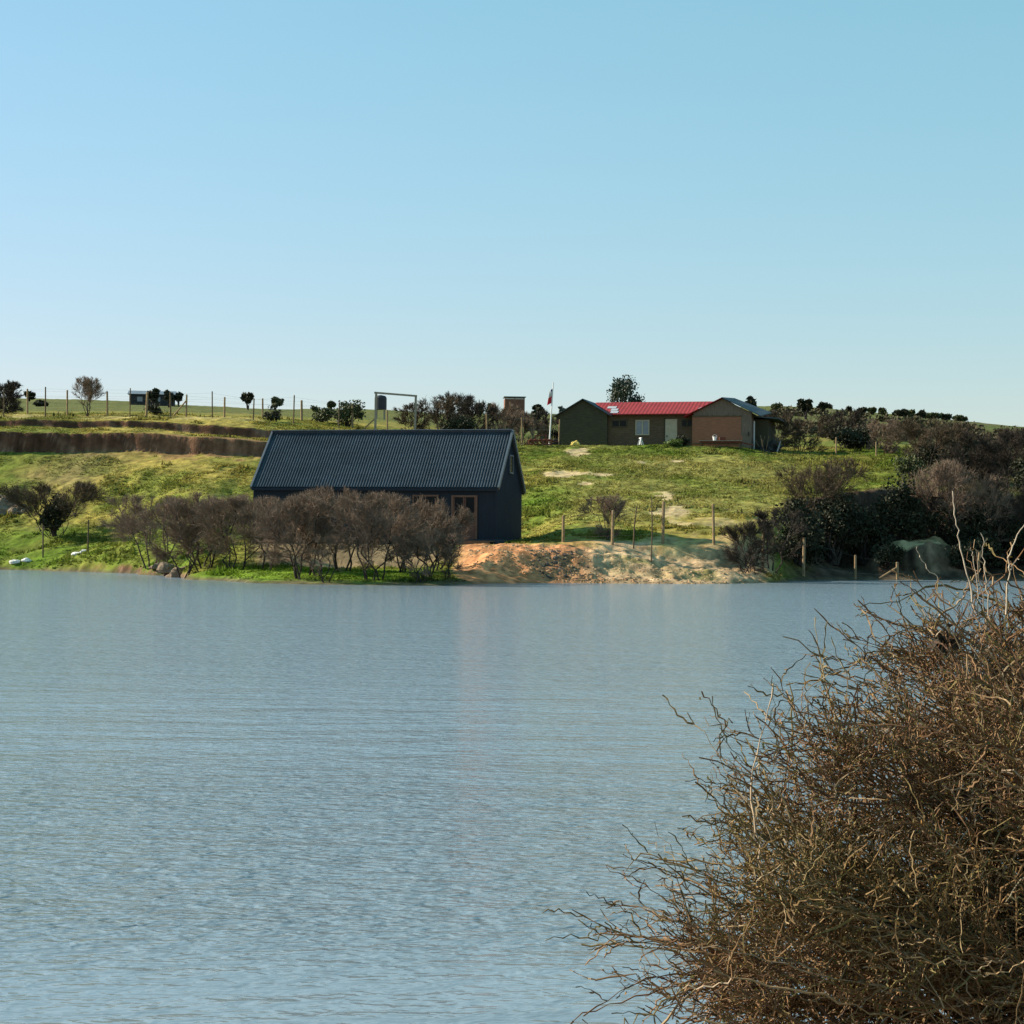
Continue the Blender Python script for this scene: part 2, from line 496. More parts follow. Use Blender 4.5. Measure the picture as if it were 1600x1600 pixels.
def gidx(px, d):
    fi = np.interp(px, gpx, np.arange(len(gpx))); fj = np.interp(d, gd, np.arange(len(gd)))
    i = np.clip(fi.astype(int), 0, len(gpx) - 2); j = np.clip(fj.astype(int), 0, len(gd) - 2)
    return i, j, fi - i, fj - j


def sample(A, px, d):
    px = np.atleast_1d(np.asarray(px, float)); d = np.atleast_1d(np.asarray(d, float))
    i, j, u, v = gidx(px, d)
    if A.ndim == 3: u = u[:, None]; v = v[:, None]
    return (A[j, i] * (1 - u) + A[j, i + 1] * u) * (1 - v) + (A[j + 1, i] * (1 - u) + A[j + 1, i + 1] * u) * v


def gz(X, Y):
    return float(sample(GZ, 800 + F * X / Y, Y)[0])


def at(px, d):
    X = (px - 800) / F * d
    return (X, d, gz(X, d))


def at_pix(px, py, dmin=78, dmax=440):
    """ground point that the photo shows at px,py, searched outward from dmin"""
    ds = np.arange(dmin, dmax, 0.2)
    z = sample(GZ, np.full(len(ds), px), ds)
    pp = yh(px) - (z - EYE) / ds * F
    k = np.argmax(pp <= py) if (pp <= py).any() else int(np.argmin(pp))
    return ((px - 800) / F * ds[k], float(ds[k]), float(z[k]))


# ground colours (grass, dry grass, bare earth, sand) as painted world-space patches
GY = yh(GP) - (GZ - EYE) / GD * F
n1 = fbm(GX / 6, GD / 8, 51, 4); n2 = fbm(GX / 1.6, GD / 2.5, 52, 4); n3 = fbm(GX / 14, GD / 18, 53, 3)
green = np.array([.135, .150, .028]); lush = np.array([.085, .140, .014]); dry = np.array([.285, .225, .055]); straw = np.array([.36, .29, .12])
sand = np.array([.45, .31, .18]); ochre = np.array([.47, .215, .098]); earth = np.array([.11, .054, .034]); darke = np.array([.062, .042, .034]); mud = np.array([.10, .08, .055]); greye = np.array([.11, .10, .09])


def lerp(a, b, m):
    return a + (b - a) * np.clip(m, 0, 1)[..., None]


C = np.broadcast_to(green, GZ.shape + (3,)).copy()
C = lerp(C, dry, 0.35 + 1.1 * n1 + 0.8 * n2)
C = lerp(C, lush, sstep(0.05, 0.35, n2 - 0.3 * n1) * 0.7)
C = lerp(C, dry, 0.75 * sstep(800, 500, GP - 0) * sstep(122, 130, GD) * (0.6 + n2 + n1))               # drier left slope
C = lerp(C, np.array([.095, .108, .038]), 0.85 * sstep(158, 200, GD))                                              # far pasture
C = lerp(C, straw, 0.65 * sstep(440, 380, GP) * sstep(146.5, 148, GD) * sstep(162, 152, GD) * (0.8 + n2 * 1.2))   # straw edge above cuts
C = lerp(C, lush, 0.8 * sstep(440, 330, GP) * sstep(124, 114, GD) * (0.8 + n2))                                 # lush low bank, left
C = lerp(C, lush * 1.5, 0.9 * sstep(250, 330, GP) * sstep(720, 640, GP) * sstep(93.5, 90, GD))
C = lerp(C, lush, 0.9 * np.exp(-((GP - 850) / 60) ** 2) * np.exp(-((GY - 785) / 28) ** 2) * (1 + n2))
slope_d = np.gradient(GZ, axis=0) / np.gradient(GD, axis=0)
slope_x = np.gradient(GZ, axis=1) / np.gradient(GX, axis=1)
slope = np.sqrt(slope_d ** 2 + slope_x ** 2)
cutm = sstep(0.75, 1.4, slope) * sstep(300, 200, GD)
C = lerp(C, earth * (1 + 0.5 * n2[..., None]), cutm)
stk = vnoise((GX + 1.3 * GZ) / .55, GX / 6, 56) + .5 * vnoise((GX + 1.1 * GZ) / .2, GX / 3, 57)
C = lerp(C, np.array([.21, .125, .085]), cutm * sstep(.15, .45, stk) * .8)
C = lerp(C, np.array([.20, .105, .062]), 0.75 * sstep(160, 300, GP) * sstep(470, 430, GP) * sstep(135.5, 137.2, GD + 3 * n2) * sstep(140, 139, GD))
C = lerp(C, np.array([.22, .15, .085]), 0.55 * np.exp(-((GP - 130 - (GY - 720) * -1.2) / 60) ** 2) * sstep(780, 740, GY) * sstep(695, 712, GY) * (GD < 141) * (1 + n2))
# sandy bank right of the barn
sb = sstep(708, 735, GP + 25 * n2) * sstep(1225, 1185, GP + 25 * n2) * sstep(4.3, 4.0, GK + 0.5 * n2)
C = lerp(C, sand * (1 + 0.5 * n2[..., None]), sb)
C = lerp(C, ochre * (1 + 0.5 * n2[..., None]), sb * sstep(960, 870, GP + 60 * n1) * 0.95)
C = lerp(C, np.array([.23, .19, .075]), sb * 0.75 * sstep(930, 990, GP) * sstep(1140, 1100, GP) * sstep(91.0, 91.5, GD) * sstep(95.2, 94.0, GD) * (0.9 + 1.5 * n2))
C = lerp(C, np.array([.22, .16, .09]), sstep(380, 420, GP) * sstep(715, 700, GP) * sstep(92.5, 94, GD) * sstep(110, 100, GD))
C = lerp(C, np.array([.24, .225, .07]), .5 * sstep(800, 960, GP) * sstep(1320, 1240, GP) * sstep(100, 112, GD) * sstep(170, 160, GD) * (.8 + 1.5 * n1))
# pale bare patches on the slope under the house
for (cx, cy, rx, ry) in ((880, 741, 42, 4.5), (935, 743, 25, 3.5), (1043, 775, 27, 7), (1052, 797, 30, 11), (1168, 815, 26, 6), (900, 705, 18, 6), (820, 688, 22, 3), (915, 756, 12, 2.5), (1005, 722, 10, 2), (1060, 720, 14, 2), (1065, 812, 16, 8), (1120, 815, 50, 6), (838, 684, 30, 3)):
    q = ((GP - cx) / rx) ** 2 + ((GY - cy) / ry) ** 2
    C = lerp(C, np.array([.46, .35, .21]), 0.8 * sstep(1.5, 0.4, q + 1.9 * n2 + 1.2 * vnoise(GX / .4, GD / .6, 58)) * (GD < 165))
C = lerp(C, dry * 1.05, 0.8 * sstep(1000, 1040, GP) * sstep(1230, 1190, GP) * sstep(112, 106, GD) * sstep(3.4, 4.0, GK) * (0.8 + n2))
C = lerp(C, dry, 0.6 * sstep(800, 830, GP) * sstep(960, 900, GP) * sstep(104, 98, GD) * sstep(94.8, 95.6, GD) * (1 + n2))
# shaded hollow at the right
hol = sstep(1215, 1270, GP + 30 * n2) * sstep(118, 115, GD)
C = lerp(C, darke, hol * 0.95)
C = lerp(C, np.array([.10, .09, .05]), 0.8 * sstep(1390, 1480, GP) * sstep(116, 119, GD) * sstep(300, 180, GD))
spm = (spur > .2) & (GZ <= 2.25 * spur + .25) & (GZ > .1)
C = lerp(C, np.where((GZ > 1.9 + 0.5 * n2)[..., None], np.array([.42, .32, .18]), np.array([.105, .070, .046]) * (1 + 1.1 * n2 + .9 * vnoise(GX / .35, GD / 3, 59))[..., None]), spm * 1.0)  # tan crest painted as sunlit edge; darker face below has its shade painted in
C = lerp(C, mud, sstep(0.22, 0.03, GZ + 0.12 * n2) * (0.9 - .5 * sb))
C = lerp(C, np.array([.11, .09, .055]), 0.5 * sstep(1180, 1260, GP) * sstep(170, 260, GD) * sstep(0.0, 0.2, n3 + n1 * .6))
n4 = fbm(GX / .3, GD / .5, 55, 3)
C = C * (1 + .7 * n4 * sstep(170, 150, GD))[..., None]
C = np.clip(C, 0.01, 0.8)
nr, nc = GZ.shape
gi = np.arange(nr * nc).reshape(nr, nc)
gq = np.stack([gi[:-1, :-1], gi[:-1, 1:], gi[1:, 1:], gi[1:, :-1]], -1).reshape(-1, 4)
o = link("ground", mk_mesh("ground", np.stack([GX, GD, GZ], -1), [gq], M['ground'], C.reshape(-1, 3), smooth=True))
tag(o, "grassy hillside rising from the lake with bare earth cuts", "ground", kind="structure")

# near bank under the camera and the thorn bush
bx, by = np.meshgrid(np.linspace(-30, 30, 140), np.linspace(-30, 6.5, 90))
bz = 0.22 + 0.06 * fbm(bx, by, 61, 4) - 0.7 * sstep(4.0, 6.4, by + 0.6 * vnoise(bx / 2, by / 2, 62))
bc = lerp(np.broadcast_to(np.array([.16, .13, .06]), bz.shape + (3,)), np.array([.22, .16, .10]), 0.5 + fbm(bx * 2, by * 2, 63, 3))
bi = np.arange(bz.size).reshape(bz.shape)
o = link("near_bank", mk_mesh("near_bank", np.stack([bx, by, bz], -1), [np.stack([bi[:-1, :-1], bi[:-1, 1:], bi[1:, 1:], bi[1:, :-1]], -1).reshape(-1, 4)], M['ground'], bc.reshape(-1, 3), smooth=True))
tag(o, "near earth bank at the viewer's feet", "ground", kind="structure")

# ------------------------------------------------------------------ water
wm = bpy.data.materials.new("rippled_silty_water")
wm.use_nodes = True
nt = wm.node_tree; N_ = nt.nodes; L_ = nt.links
b = N_["Principled BSDF"]
b.inputs["Base Color"].default_value = (.172, .222, .262, 1)
b.inputs["Roughness"].default_value = 0.13
b.inputs["IOR"].default_value = 1.33
b.inputs["Specular IOR Level"].default_value = 0.5
geo = N_.new("ShaderNodeNewGeometry")


def wnoise(sx_, sy_, rot, detail, rough=0.6):
    mp = N_.new("ShaderNodeMapping")
    mp.inputs["Scale"].default_value = (sx_, sy_, 1)
    mp.inputs["Rotation"].default_value = (0, 0, R(rot))
    L_.new(geo.outputs["Position"], mp.inputs[0])
    n = N_.new("ShaderNodeTexNoise"); n.inputs["Scale"].default_value = 1; n.inputs["Detail"].default_value = detail
    n.inputs["Roughness"].default_value = rough; n.inputs["Distortion"].default_value = 0.35
    L_.new(mp.outputs[0], n.inputs["Vector"])
    return n.outputs[0]


def madd(a, k, c=None):
    m_ = N_.new("ShaderNodeMath"); m_.operation = 'MULTIPLY_ADD'
    L_.new(a, m_.inputs[0]); m_.inputs[1].default_value = k
    if c is None: m_.inputs[2].default_value = 0
    else: L_.new(c, m_.inputs[2])
    return m_.outputs[0]


lane_n = wnoise(0.05, 0.22, 4, 3)
sepx = N_.new("ShaderNodeSeparateXYZ"); L_.new(geo.outputs["Position"], sepx.inputs[0])
wob = madd(lane_n, 3.5, sepx.outputs[1])            # distance across the lake, its lanes wavering
mrl = N_.new("ShaderNodeMapRange"); mrl.inputs[1].default_value = 1.75; mrl.inputs[2].default_value = 81.75
L_.new(wob, mrl.inputs[0])
ramp = N_.new("ShaderNodeValToRGB"); L_.new(mrl.outputs[0], ramp.inputs[0])
cr = ramp.color_ramp
cr.elements[0].position = 0.0; cr.elements[0].color = (.30,) * 3 + (1,)
cr.elements[1].position = 1.0; cr.elements[1].color = (.9,) * 3 + (1,)
for p_, v_ in ((.098, .34), (.118, .95), (.17, .95), (.20, .5), (.26, .45), (.36, .95)):      # calm and ruffled bands
    e_ = cr.elements.new(p_); e_.color = (v_, v_, v_, 1)
h = madd(wnoise(5.0, 9.0, 5, 2), 0.050)
h = madd(wnoise(2.0, 4.2, -7, 3), 0.050, h)
h = madd(wnoise(11.0, 17.0, 9, 2), 0.012, h)
mm = N_.new("ShaderNodeMath"); mm.operation = 'MULTIPLY'; L_.new(h, mm.inputs[0]); L_.new(ramp.outputs[0], mm.inputs[1])
h = madd(wnoise(0.3, 0.9, 6, 2), 0.09, mm.outputs[0])
bp = N_.new("ShaderNodeBump"); bp.inputs["Strength"].default_value = 1.0; bp.inputs["Distance"].default_value = 1.0
L_.new(h, bp.inputs["Height"]); L_.new(bp.outputs[0], b.inputs["Normal"])
ws = 900
o = link("lake_water", mk_mesh("lake_water", [(-ws, -60, 0), (ws, -60, 0), (ws, 150, 0), (-ws, 150, 0)], [[(0, 1, 2, 3)]], wm))
tag(o, "rippled blue grey lake water", "water", kind="structure")

# ------------------------------------------------------------------ dark barn
L_B, W_B, EV, RG = 13.1, 6.5, 2.96, 5.95
rot = R(-12)
xh = np.array([math.cos(rot), math.sin(rot)]); yv = np.array([-math.sin(rot), math.cos(rot)])
fr = np.array([(775 - 800) / F * 99, 99.0])
ctr = fr - xh * L_B / 2 + yv * W_B / 2
barn = thing("barn", "long dark navy metal barn with a steep ribbed roof by the water", "barn", (ctr[0], ctr[1], BZ), rot)
hl, hw = L_B / 2, W_B / 2
MB().box(-hl - .06, hl + .06, -hw - .06, hw + .06, -0.6, 0.22).build("plinth", M['concrete'], barn)
w = MB(); w.box(-hl, hl, -hw, -hw + .12, .22, EV); w.box(-hl, hl, hw - .12, hw, .22, EV)
w.build("long_wall", M['wall_navy'], barn)
for s in (-1, 1):
    w = MB(); x0, x1 = (hl - .12, hl - .002) if s > 0 else (-hl + .002, -hl + .12)
    poly = [(-hw + .121, .22), (hw - .121, .22), (hw - .121, EV), (0, RG - .12), (-hw + .121, EV)]
    V = [(x0, y, z) for y, z in poly] + [(x1, y, z) for y, z in poly]
    w.add(V, [(i, (i + 1) % 5, 5 + (i + 1) % 5, 5 + i) for i in range(5)], [(0, i + 1, i) for i in range(1, 4)] + [(5, 5 + i, 6 + i) for i in range(1, 4)])
    w.build("gable_wall", M['gable_navy'], barn)
# ribbed roof sheets
nper = 88
xs = np.linspace(-hl - .12, hl + .12, nper * 8 + 1)
ph = (np.arange(len(xs)) % 8) / 8.0
pz = 0.032 * np.clip(1.6 * np.cos(ph * 2 * math.pi), -1, 1)
for s in (-1, 1):
    sl_ = (RG - EV) / hw
    nn = np.array([s * -sl_, 1.0]) / math.hypot(sl_, 1)
    ys = np.sort(np.concatenate([np.arange(0.02, hw + .13, .33), np.arange(.34, hw + .13, .33), [hw + .14]]))
    V = []
    for iy_, yy in enumerate(ys):
        z0 = RG - sl_ * yy + (.022 if iy_ % 2 else 0.0)      # each tile course laps over the one below
        V.append(np.stack([xs, s * (yy + sl_ / math.hypot(sl_, 1) * pz), z0 + .05 + pz / math.hypot(sl_, 1)], 1))
    V = np.array(V); r_, c_ = V.shape[:2]
    ii = np.arange(r_ * c_).reshape(r_, c_)
    q = np.stack([ii[:-1, :-1], ii[:-1, 1:], ii[1:, 1:], ii[1:, :-1]], -1).reshape(-1, 4)
    w = MB(); w.add(V.reshape(-1, 3), q)
    # flat lining below the ribs
    a0 = RG - sl_ * .0 - .06; a1 = RG - sl_ * (hw + .12) - .06
    w.add([(xs[0], 0, a0), (xs[-1], 0, a0), (xs[-1], s * (hw + .12), a1), (xs[0], s * (hw + .12), a1)], [(0, 1, 2, 3)])
    w.build("roof_sheet", M['roof_navy'], barn)
    for e in (-1, 1):
        t_ = MB(); x = e * (hl + .15)
        t_.bar((x, 0.02 * s, RG + .06), (x, s * (hw + .16), RG - sl_ * (hw + .14) + .02), .10, .2)
        t_.build("barge_board", M['trim_navy'], barn)
    g_ = MB(); g_.box(-hl - .1, hl + .1, s * (hw + .12) if s > 0 else -hw - .22, hw + .22 if s > 0 else -(hw + .12), EV - .24, EV - .1)
    g_.build("gutter", M['wall_navy'], barn)
rc = MB()
for s in (-1, 1):
    rc.bar((-hl - .14, s * .12, RG + .05), (hl + .14, s * .12, RG + .05), .28, .03, up=(0, -s * .67, .74))
rc.build("ridge_cap", M['trim_navy'], barn)
for s in (-1, 1):
    cw = MB(); cw.box(s * hl - .07, s * hl + .03 if s > 0 else s * hl + .07, -hw - .02, -hw - .003, .22, EV)
    cw.build("corner_trim", M['wall_navy'], barn)


def barn_window(x0, x1, z0, z1, name="window"):
    f = MB(); t = .09
    f.box(x0, x1, -hw - .06, -hw - .004, z1 - t, z1); f.box(x0, x1, -hw - .08, -hw - .004, z0, z0 + t)
    f.box(x0, x0 + t, -hw - .06, -hw - .004, z0 + t, z1 - t); f.box(x1 - t, x1, -hw - .06, -hw - .004, z0 + t, z1 - t)
    xm = (x0 + x1) / 2
    f.box(xm - .03, xm + .03, -hw - .05, -hw - .004, z0 + t, z1 - t)
    o = f.build(name, M['frame_brown'], barn)
    MB().box(x0 + t, x1 - t, -hw - .02, -hw - .006, z0 + t, z1 - t).build("pane", M['glass_dark'], o)
    return o


barn_window(hl - 4.45, hl - 3.05, 1.5, 2.52)
barn_window(hl - 6.75, hl - 5.85, 1.9, 2.50)
barn_window(hl - 10.45, hl - 9.45, 1.5, 2.50)
dx0, dx1 = hl - 2.36, hl - .98
f = MB()
f.box(dx0, dx0 + .1, -hw - .08, -hw - .004, .22, 2.5); f.box(dx1 - .1, dx1, -hw - .08, -hw - .004, .22, 2.5); f.box(dx0 + .1, dx1 - .1, -hw - .08, -hw - .004, 2.4, 2.5)
dr = f.build("door", M['frame_brown'], barn)
w = MB(); xm = (dx0 + dx1) / 2
for a, b2 in ((dx0 + .1, xm - .01), (xm + .01, dx1 - .1)):
    w.box(a, b2, -hw - .05, -hw - .005, .22, 1.22); w.box(a, a + .07, -hw - .05, -hw - .005, 1.22, 2.4); w.box(b2 - .07, b2, -hw - .05, -hw - .005, 1.22, 2.4)
w.build("door_panel", M['panel_brown'], dr)
MB().box(dx0 + .17, dx1 - .17, -hw - .03, -hw - .008, 1.22, 2.4).build("pane", M['glass_dark'], dr)
MB().bar((xm + .06, -hw - .09, 1.0), (xm + .06, -hw - .09, 1.2), .03).build("handle", M['trim_navy'], dr)
s_ = MB()
for k in range(9): s_.box(hl - 5.2, hl - .05, -hw - 1.25 + k * .13, -hw - 1.25 + k * .13 + .12, .10, .15)
s_.box(hl - 5.2, hl - .05, -hw - 1.25, -hw - 1.2, -.35, .09)
s_.build("front_deck", M['deck'], barn)
gw = MB(); y0, y1, z0, z1 = -.15, .75, 3.75, 4.75
for (a, b2, c_, d_) in ((y0, y1, z1 - .08, z1), (y0, y1, z0, z0 + .08), (y0, y0 + .08, z0 + .08, z1 - .08), (y1 - .08, y1, z0 + .08, z1 - .08)):
    gw.box(hl, hl + .07, a, b2, c_, d_)
o = gw.build("window", M['trim_navy'], barn)
MB().box(hl, hl + .03, y0 + .08, y1 - .08, z0 + .08, z1 - .08).build("pane", M['glass_dark'], o)

# ------------------------------------------------------------------ red-roofed house on the terrace
hr = R(-14); HC, HS = math.cos(hr), math.sin(hr)
HX0 = (1024 - 800) / F * 150
house = thing("house", "low olive brown wooden house with a red metal roof on the rise", "house", (HX0, 150, HZ), hr)


def lx(px):
    k = (px - 800) / F
    return (k * 150 - HX0) / (HC - k * HS)      # front plane, local y = 0


def gable_wing(x0, x1, y0, y1, ev, ap, over, wallm, roofL, roofR, name, rise=0.0):
    xm = (x0 + x1) / 2
    w = MB(); w.prism([(x0, -.4), (x1, -.4), (x1, ev), (xm, ap), (x0, ev)], y0, y1)
    w.build(name, wallm, house)
    sl_ = (ap - ev) / (x1 - xm)
    for s, rm in ((-1, roofL), (1, roofR)):
        e = (x1 - xm) + over
        r = MB()
        za, zb = ap + .04, ap + .04 - sl_ * e
        r.prism([(xm, za), (xm + s * e, zb), (xm + s * e, zb + .06), (xm, za + .06)], y0 - .3, y1 + .2)
        if rise and s > 0:
            vv = r.V[0]; vv[4:, 2] += rise * np.array([1.0, 1.5, 1.5, 1.0])
        r.build("roof_slope", rm, house)
    return xm


gable_wing(lx(873), lx(948), -.1, 6.5, 2.72, 3.86, .4, M['house_green'], M['roof_slate'], M['roof_slate'], "west_wing_wall")
gable_wing(lx(1085), lx(1175), -.75, 6.3, 2.72, 3.80, .75, M['house_grey'], M['roof_red'], M['roof_slate'], "east_wing_wall", rise=.5)
mx0, mx1 = lx(948) + .002, lx(1085) - .002
MB().box(mx0, mx1, .25, 6.2, -.4, 2.68).build("main_wall", M['house_brown'], house)
r = MB()
ridge_y, rz_ = 3.2, 3.90
for s, ye in ((-1, -.25), (1, 6.6)):
    za, zb = rz_, 2.72
    V = [(mx0 - 1.6, ridge_y, za), (mx1 + 2.1, ridge_y, za), (mx1 + .25, ye, zb), (mx0 + .1, ye, zb)]
    V += [(x, y, z - .07) for x, y, z in V]
    r.add(V, [(0, 1, 2, 3), (4, 7, 6, 5), (0, 4, 5, 1), (1, 5, 6, 2), (2, 6, 7, 3), (3, 7, 4, 0)])
r.build("red_roof", M['roof_red'], house)
p = MB()
for k, (a, b2) in enumerate(((938, 952), (946, 957), (948, 960))):
    u0, u1 = .62 - .2 * k, .62 - .2 * (k + 1) + .03
    y_a, y_b = -.25 + u1 * 3.45, -.25 + u0 * 3.45
    z_a, z_b = 2.72 + u1 * 1.18 + .02, 2.72 + u0 * 1.18 + .02
    p.add([(lx(a + 4), y_a, z_a), (lx(b2 + 4), y_a, z_a), (lx(b2 + 4), y_b, z_b), (lx(a + 4), y_b, z_b), (lx(a + 4), y_a, z_a + .02), (lx(b2 + 4), y_a, z_a + .02), (lx(b2 + 4), y_b, z_b + .02), (lx(a + 4), y_b, z_b + .02)],
          [(0, 3, 2, 1), (4, 5, 6, 7), (0, 1, 5, 4), (1, 2, 6, 5), (2, 3, 7, 6), (3, 0, 4, 7)])
tag(p.build("roof_patch", M['roof_patch'], house), "bare zinc sheets patching the red roof")
wp = MB(); wp.bar((lx(1093), -.55, 3.07), (lx(1118), .9, 3.72), .16, .05)
wp.build("roof_flashing", M['roof_patch'], house)


def hz(py): return zof(1024, py, 150) - HZ


def h_window(a, b2, ya, yb, pane, frame, y=.25):
    f = MB(); t = .08; x0, x1, z1, z0 = lx(a), lx(b2), hz(ya), hz(yb)
    f.box(x0, x1, y - .05, y - .004, z1 - t, z1); f.box(x0, x1, y - .06, y - .004, z0, z0 + t)
    f.box(x0, x0 + t, y - .05, y - .004, z0 + t, z1 - t); f.box(x1 - t, x1, y - .05, y - .004, z0 + t, z1 - t)
    xm = (x0 + x1) / 2; f.box(xm - .05, xm + .05, y - .05, y - .004, z0 + t, z1 - t)
    o = f.build("window", frame, house)
    MB().box(x0 + t, x1 - t, y - .02, y - .006, z0 + t, z1 - t).build("pane", pane, o)
    return o


tag(h_window(954, 978, 655, 667, M['glass_dark'], M['house_green']), "long dark window under the eave left of the white one")
tag(h_window(991, 1013, 655.5, 679.5, M['pane'], M['cream']), "white framed two pane window")
tag(h_window(1063, 1081, 655, 667, M['glass_dark'], M['house_green']), "small dark window right of the cream door")
d_ = MB(); d_.box(lx(1038), lx(1056.5), .18, .245, -.1, hz(654.5)); dd = d_.build("door", M['cream'], house)
MB().box(lx(1040), lx(1041.5), .14, .178, .9, 1.05).build("handle", M['junk'], dd)
MB().box(lx(1036.3), lx(1037.9), .17, .247, -.1, hz(653)).build("door_post", M['house_green'], house)
w = MB(); yf = -.75
for k in range(10): w.box(lx(1083), lx(1159), yf - .03 - .002 * (k % 2), yf - .004, -.4 + k * .28, -.4 + k * .28 + .276)
w.build("plank_wall", M['house_orange'], house)
w = MB(); w.box(lx(1083), lx(1160), yf - .09, yf - .044, 2.42, 2.52); w.build("lintel", M['post_dark'], house)
w = MB(); w.box(lx(1083), lx(1159), yf - .09, yf - .046, .30, .38); w.build("rail", M['post_dark'], house)
# lean-to on the east side
w = MB(); w.box(lx(1175) + .003, lx(1175) + 1.1, .8, 6.1, -.4, 2.28); w.build("lean_to_wall", M['house_green'], house)
w = MB(); w.prism([(lx(1175) + .05, 2.44), (lx(1175) + 2.0, 2.28), (lx(1175) + 2.0, 2.36), (lx(1175) + .05, 2.52)], .4, 6.4); w.build("lean_to_roof", M['roof_slate'], house)
MB().bar((lx(1178), -.1, -.2), (lx(1178), -.1, 2.1), .09).build("white_post", M['white'], house)
MB().box(lx(1170), lx(1171.2), -.86, -.754, .9, 1.2).build("meter_box", M['junk'], house)


# ------------------------------------------------------------------ things round the house
def hloc(px, py_or_d=148, z=None):
    X = (px - 800) / F * py_or_d
    return (X, py_or_d, gz(X, py_or_d) if z is None else z)


fp = thing("flagpole", "slim leaning white flagpole with a limp flag beside the house", "flagpole", at(857, 147.5))
zl = fp.location.z
ptop = ((863 - 857) / F * 147.5, 0, zof(860, 597, 147.5) - zl)
MB().tube([(0, 0, -.3), (ptop[0] * .5, 0, ptop[2] * .5), ptop], [.06, .05, .035], 8).build("pole", M['white'], fp)
f = MB()
nz_, nx_ = 22, 7
V, Cc = [], []
for k in range(nz_):
    v = k / (nz_ - 1)
    for j in range(nx_):
        u = j / (nx_ - 1)
        zz = ptop[2] - .45 - v * 1.15 - .25 * u * (1 - .3 * v)
        wdt = .22 + .12 * v
        V.append((ptop[0] * (zz / ptop[2]) - u * wdt - .03, .10 * math.sin(u * 9 + v * 2.5) * u, zz))
        Cc.append((.03, .05, .22) if (v < .18 and u < .55) else ((.75, .72, .72) if v < .48 else (.6, .06, .07)))
ii = np.arange(nz_ * nx_).reshape(nz_, nx_)
V = np.array(V); V2 = V + np.array([0, .012, 0])
q = np.stack([ii[:-1, :-1], ii[:-1, 1:], ii[1:, 1:], ii[1:, :-1]], -1).reshape(-1, 4)
f.add(V, q, C=np.array(Cc)); f.add(V2, q[:, ::-1], C=np.array(Cc))
f.build("flag", M['flag'], fp, usecol=True, smooth=True)


def ring(mb, c, r, t, axis='y', n=16, C=None):
    a = np.linspace(0, 2 * math.pi, n + 1)
    P = np.stack([c[0] + (r * np.cos(a) if axis != 'x' else 0 * a), c[1] + (0 * a if axis == 'y' else r * np.cos(a)), c[2] + r * np.sin(a)], 1)
    mb.tube(P, np.full(n + 1, t), 6, C=C)


hw_ = thing("harrow", "rusty red farm harrow parked in the grass left of the house", "farm implement", hloc(845, 147), R(-8))
f = MB()
f.bar((-.95, -.3, .38), (.9, -.3, .38), .10); f.bar((-.95, .3, .38), (.9, .3, .38), .10)
for x in (-.9, 0, .85): f.bar((x, -.3, .38), (x, .3, .38), .09)
f.bar((.3, 0, .4), (1.25, 0, .28), .08); f.bar((-.5, 0, .4), (-.5, 0, .75), .08); f.bar((.35, 0, .4), (.35, 0, .8), .08); f.bar((-.5, 0, .75), (.35, 0, .8), .07)
f.build("frame", M['rust'], hw_)
for x in (-.75, -.4, -.05, .3, .65):
    w = MB(); ring(w, (x, -.35, .24), .19, .05, 'y'); w.tube([(x, -.42, .24), (x, .4, .24)], [.05, .05], 6)
    w.tube([(x, -.37, .24), (x, -.34, .24)], [.2, .2], 14); w.build("disc", M['rust'], hw_)

ty = thing("tyre", "black tyre lying at the left corner of the house", "tyre", hloc(867, 148.6))
w = MB(); a = np.linspace(0, 2 * math.pi, 25)
w.tube(np.stack([.28 * np.cos(a), .28 * np.sin(a), .14 + 0 * a], 1), np.full(25, .14), 8)
w.tube(np.stack([.27 * np.cos(a), .27 * np.sin(a), .36 + 0 * a], 1), np.full(25, .12), 8)
w.build("tread", M['tyre'], ty, smooth=True)


def blob(n_lat, n_lon, rx, ry, rz, amp, seed, sc=2.0, bot=-.2):
    th = np.linspace(0, math.pi, n_lat); ph_ = np.linspace(0, 2 * math.pi, n_lon, endpoint=False)
    T_, P_ = np.meshgrid(th, ph_, indexing='ij')
    x, y, z = np.sin(T_) * np.cos(P_), np.sin(T_) * np.sin(P_), np.cos(T_)
    r = 1 + amp * (fbm(x * sc + 5 + z * 1.7, y * sc + 3 - z, seed, 3) + fbm(z * sc + 9, x * sc - y, seed + 5, 3))
    V = np.stack([x * r * rx, y * r * ry, np.maximum(z * r * rz, bot)], -1).reshape(-1, 3)
    i = np.arange(n_lat * n_lon).reshape(n_lat, n_lon); j = np.roll(i, -1, 1)
    return V, np.stack([i[:-1], i[1:], j[1:], j[:-1]], -1).reshape(-1, 4)


V, q = blob(12, 18, .38, .3, .34, .5, 3, 2.2, -.1)
tag(link("tarp_heap", mk_mesh("tarp_heap", V, [q], M['yellow']), None, hloc(898, 147.8)), "small yellow tarpaulin heap on the grass before the house", "heap")
sw = thing("sawhorse", "small white trestle standing in the grass under the white window", "trestle", hloc(1000, 146.8), R(15))
w = MB()
for y in (-.22, .22):
    w.bar((-.18, y, -.02), (0, y * .6, .55), .06); w.bar((.18, y, -.02), (0, y * .6, .55), .06)
w.bar((0, -.25, .56), (0, .25, .56), .08); w.build("legs", M['white'], sw)
tb = thing("plank_trailer", "flat wooden plank trailer parked before the orange brown wall", "trailer", hloc(1126, 146.2), R(-10))
w = MB()
for k in range(6): w.box(-1.65, 1.6, -.6 + k * .2, -.6 + k * .2 + .185, .42, .47)
w.build("deck", M['plank'], tb)
w = MB(); w.box(-1.6, 1.55, -.5, -.42, .29, .415); w.box(-1.6, 1.55, .42, .5, .29, .415); w.bar((1.5, 0, .34), (2.5, 0, .12), .09); w.build("chassis", M['rust'], tb)
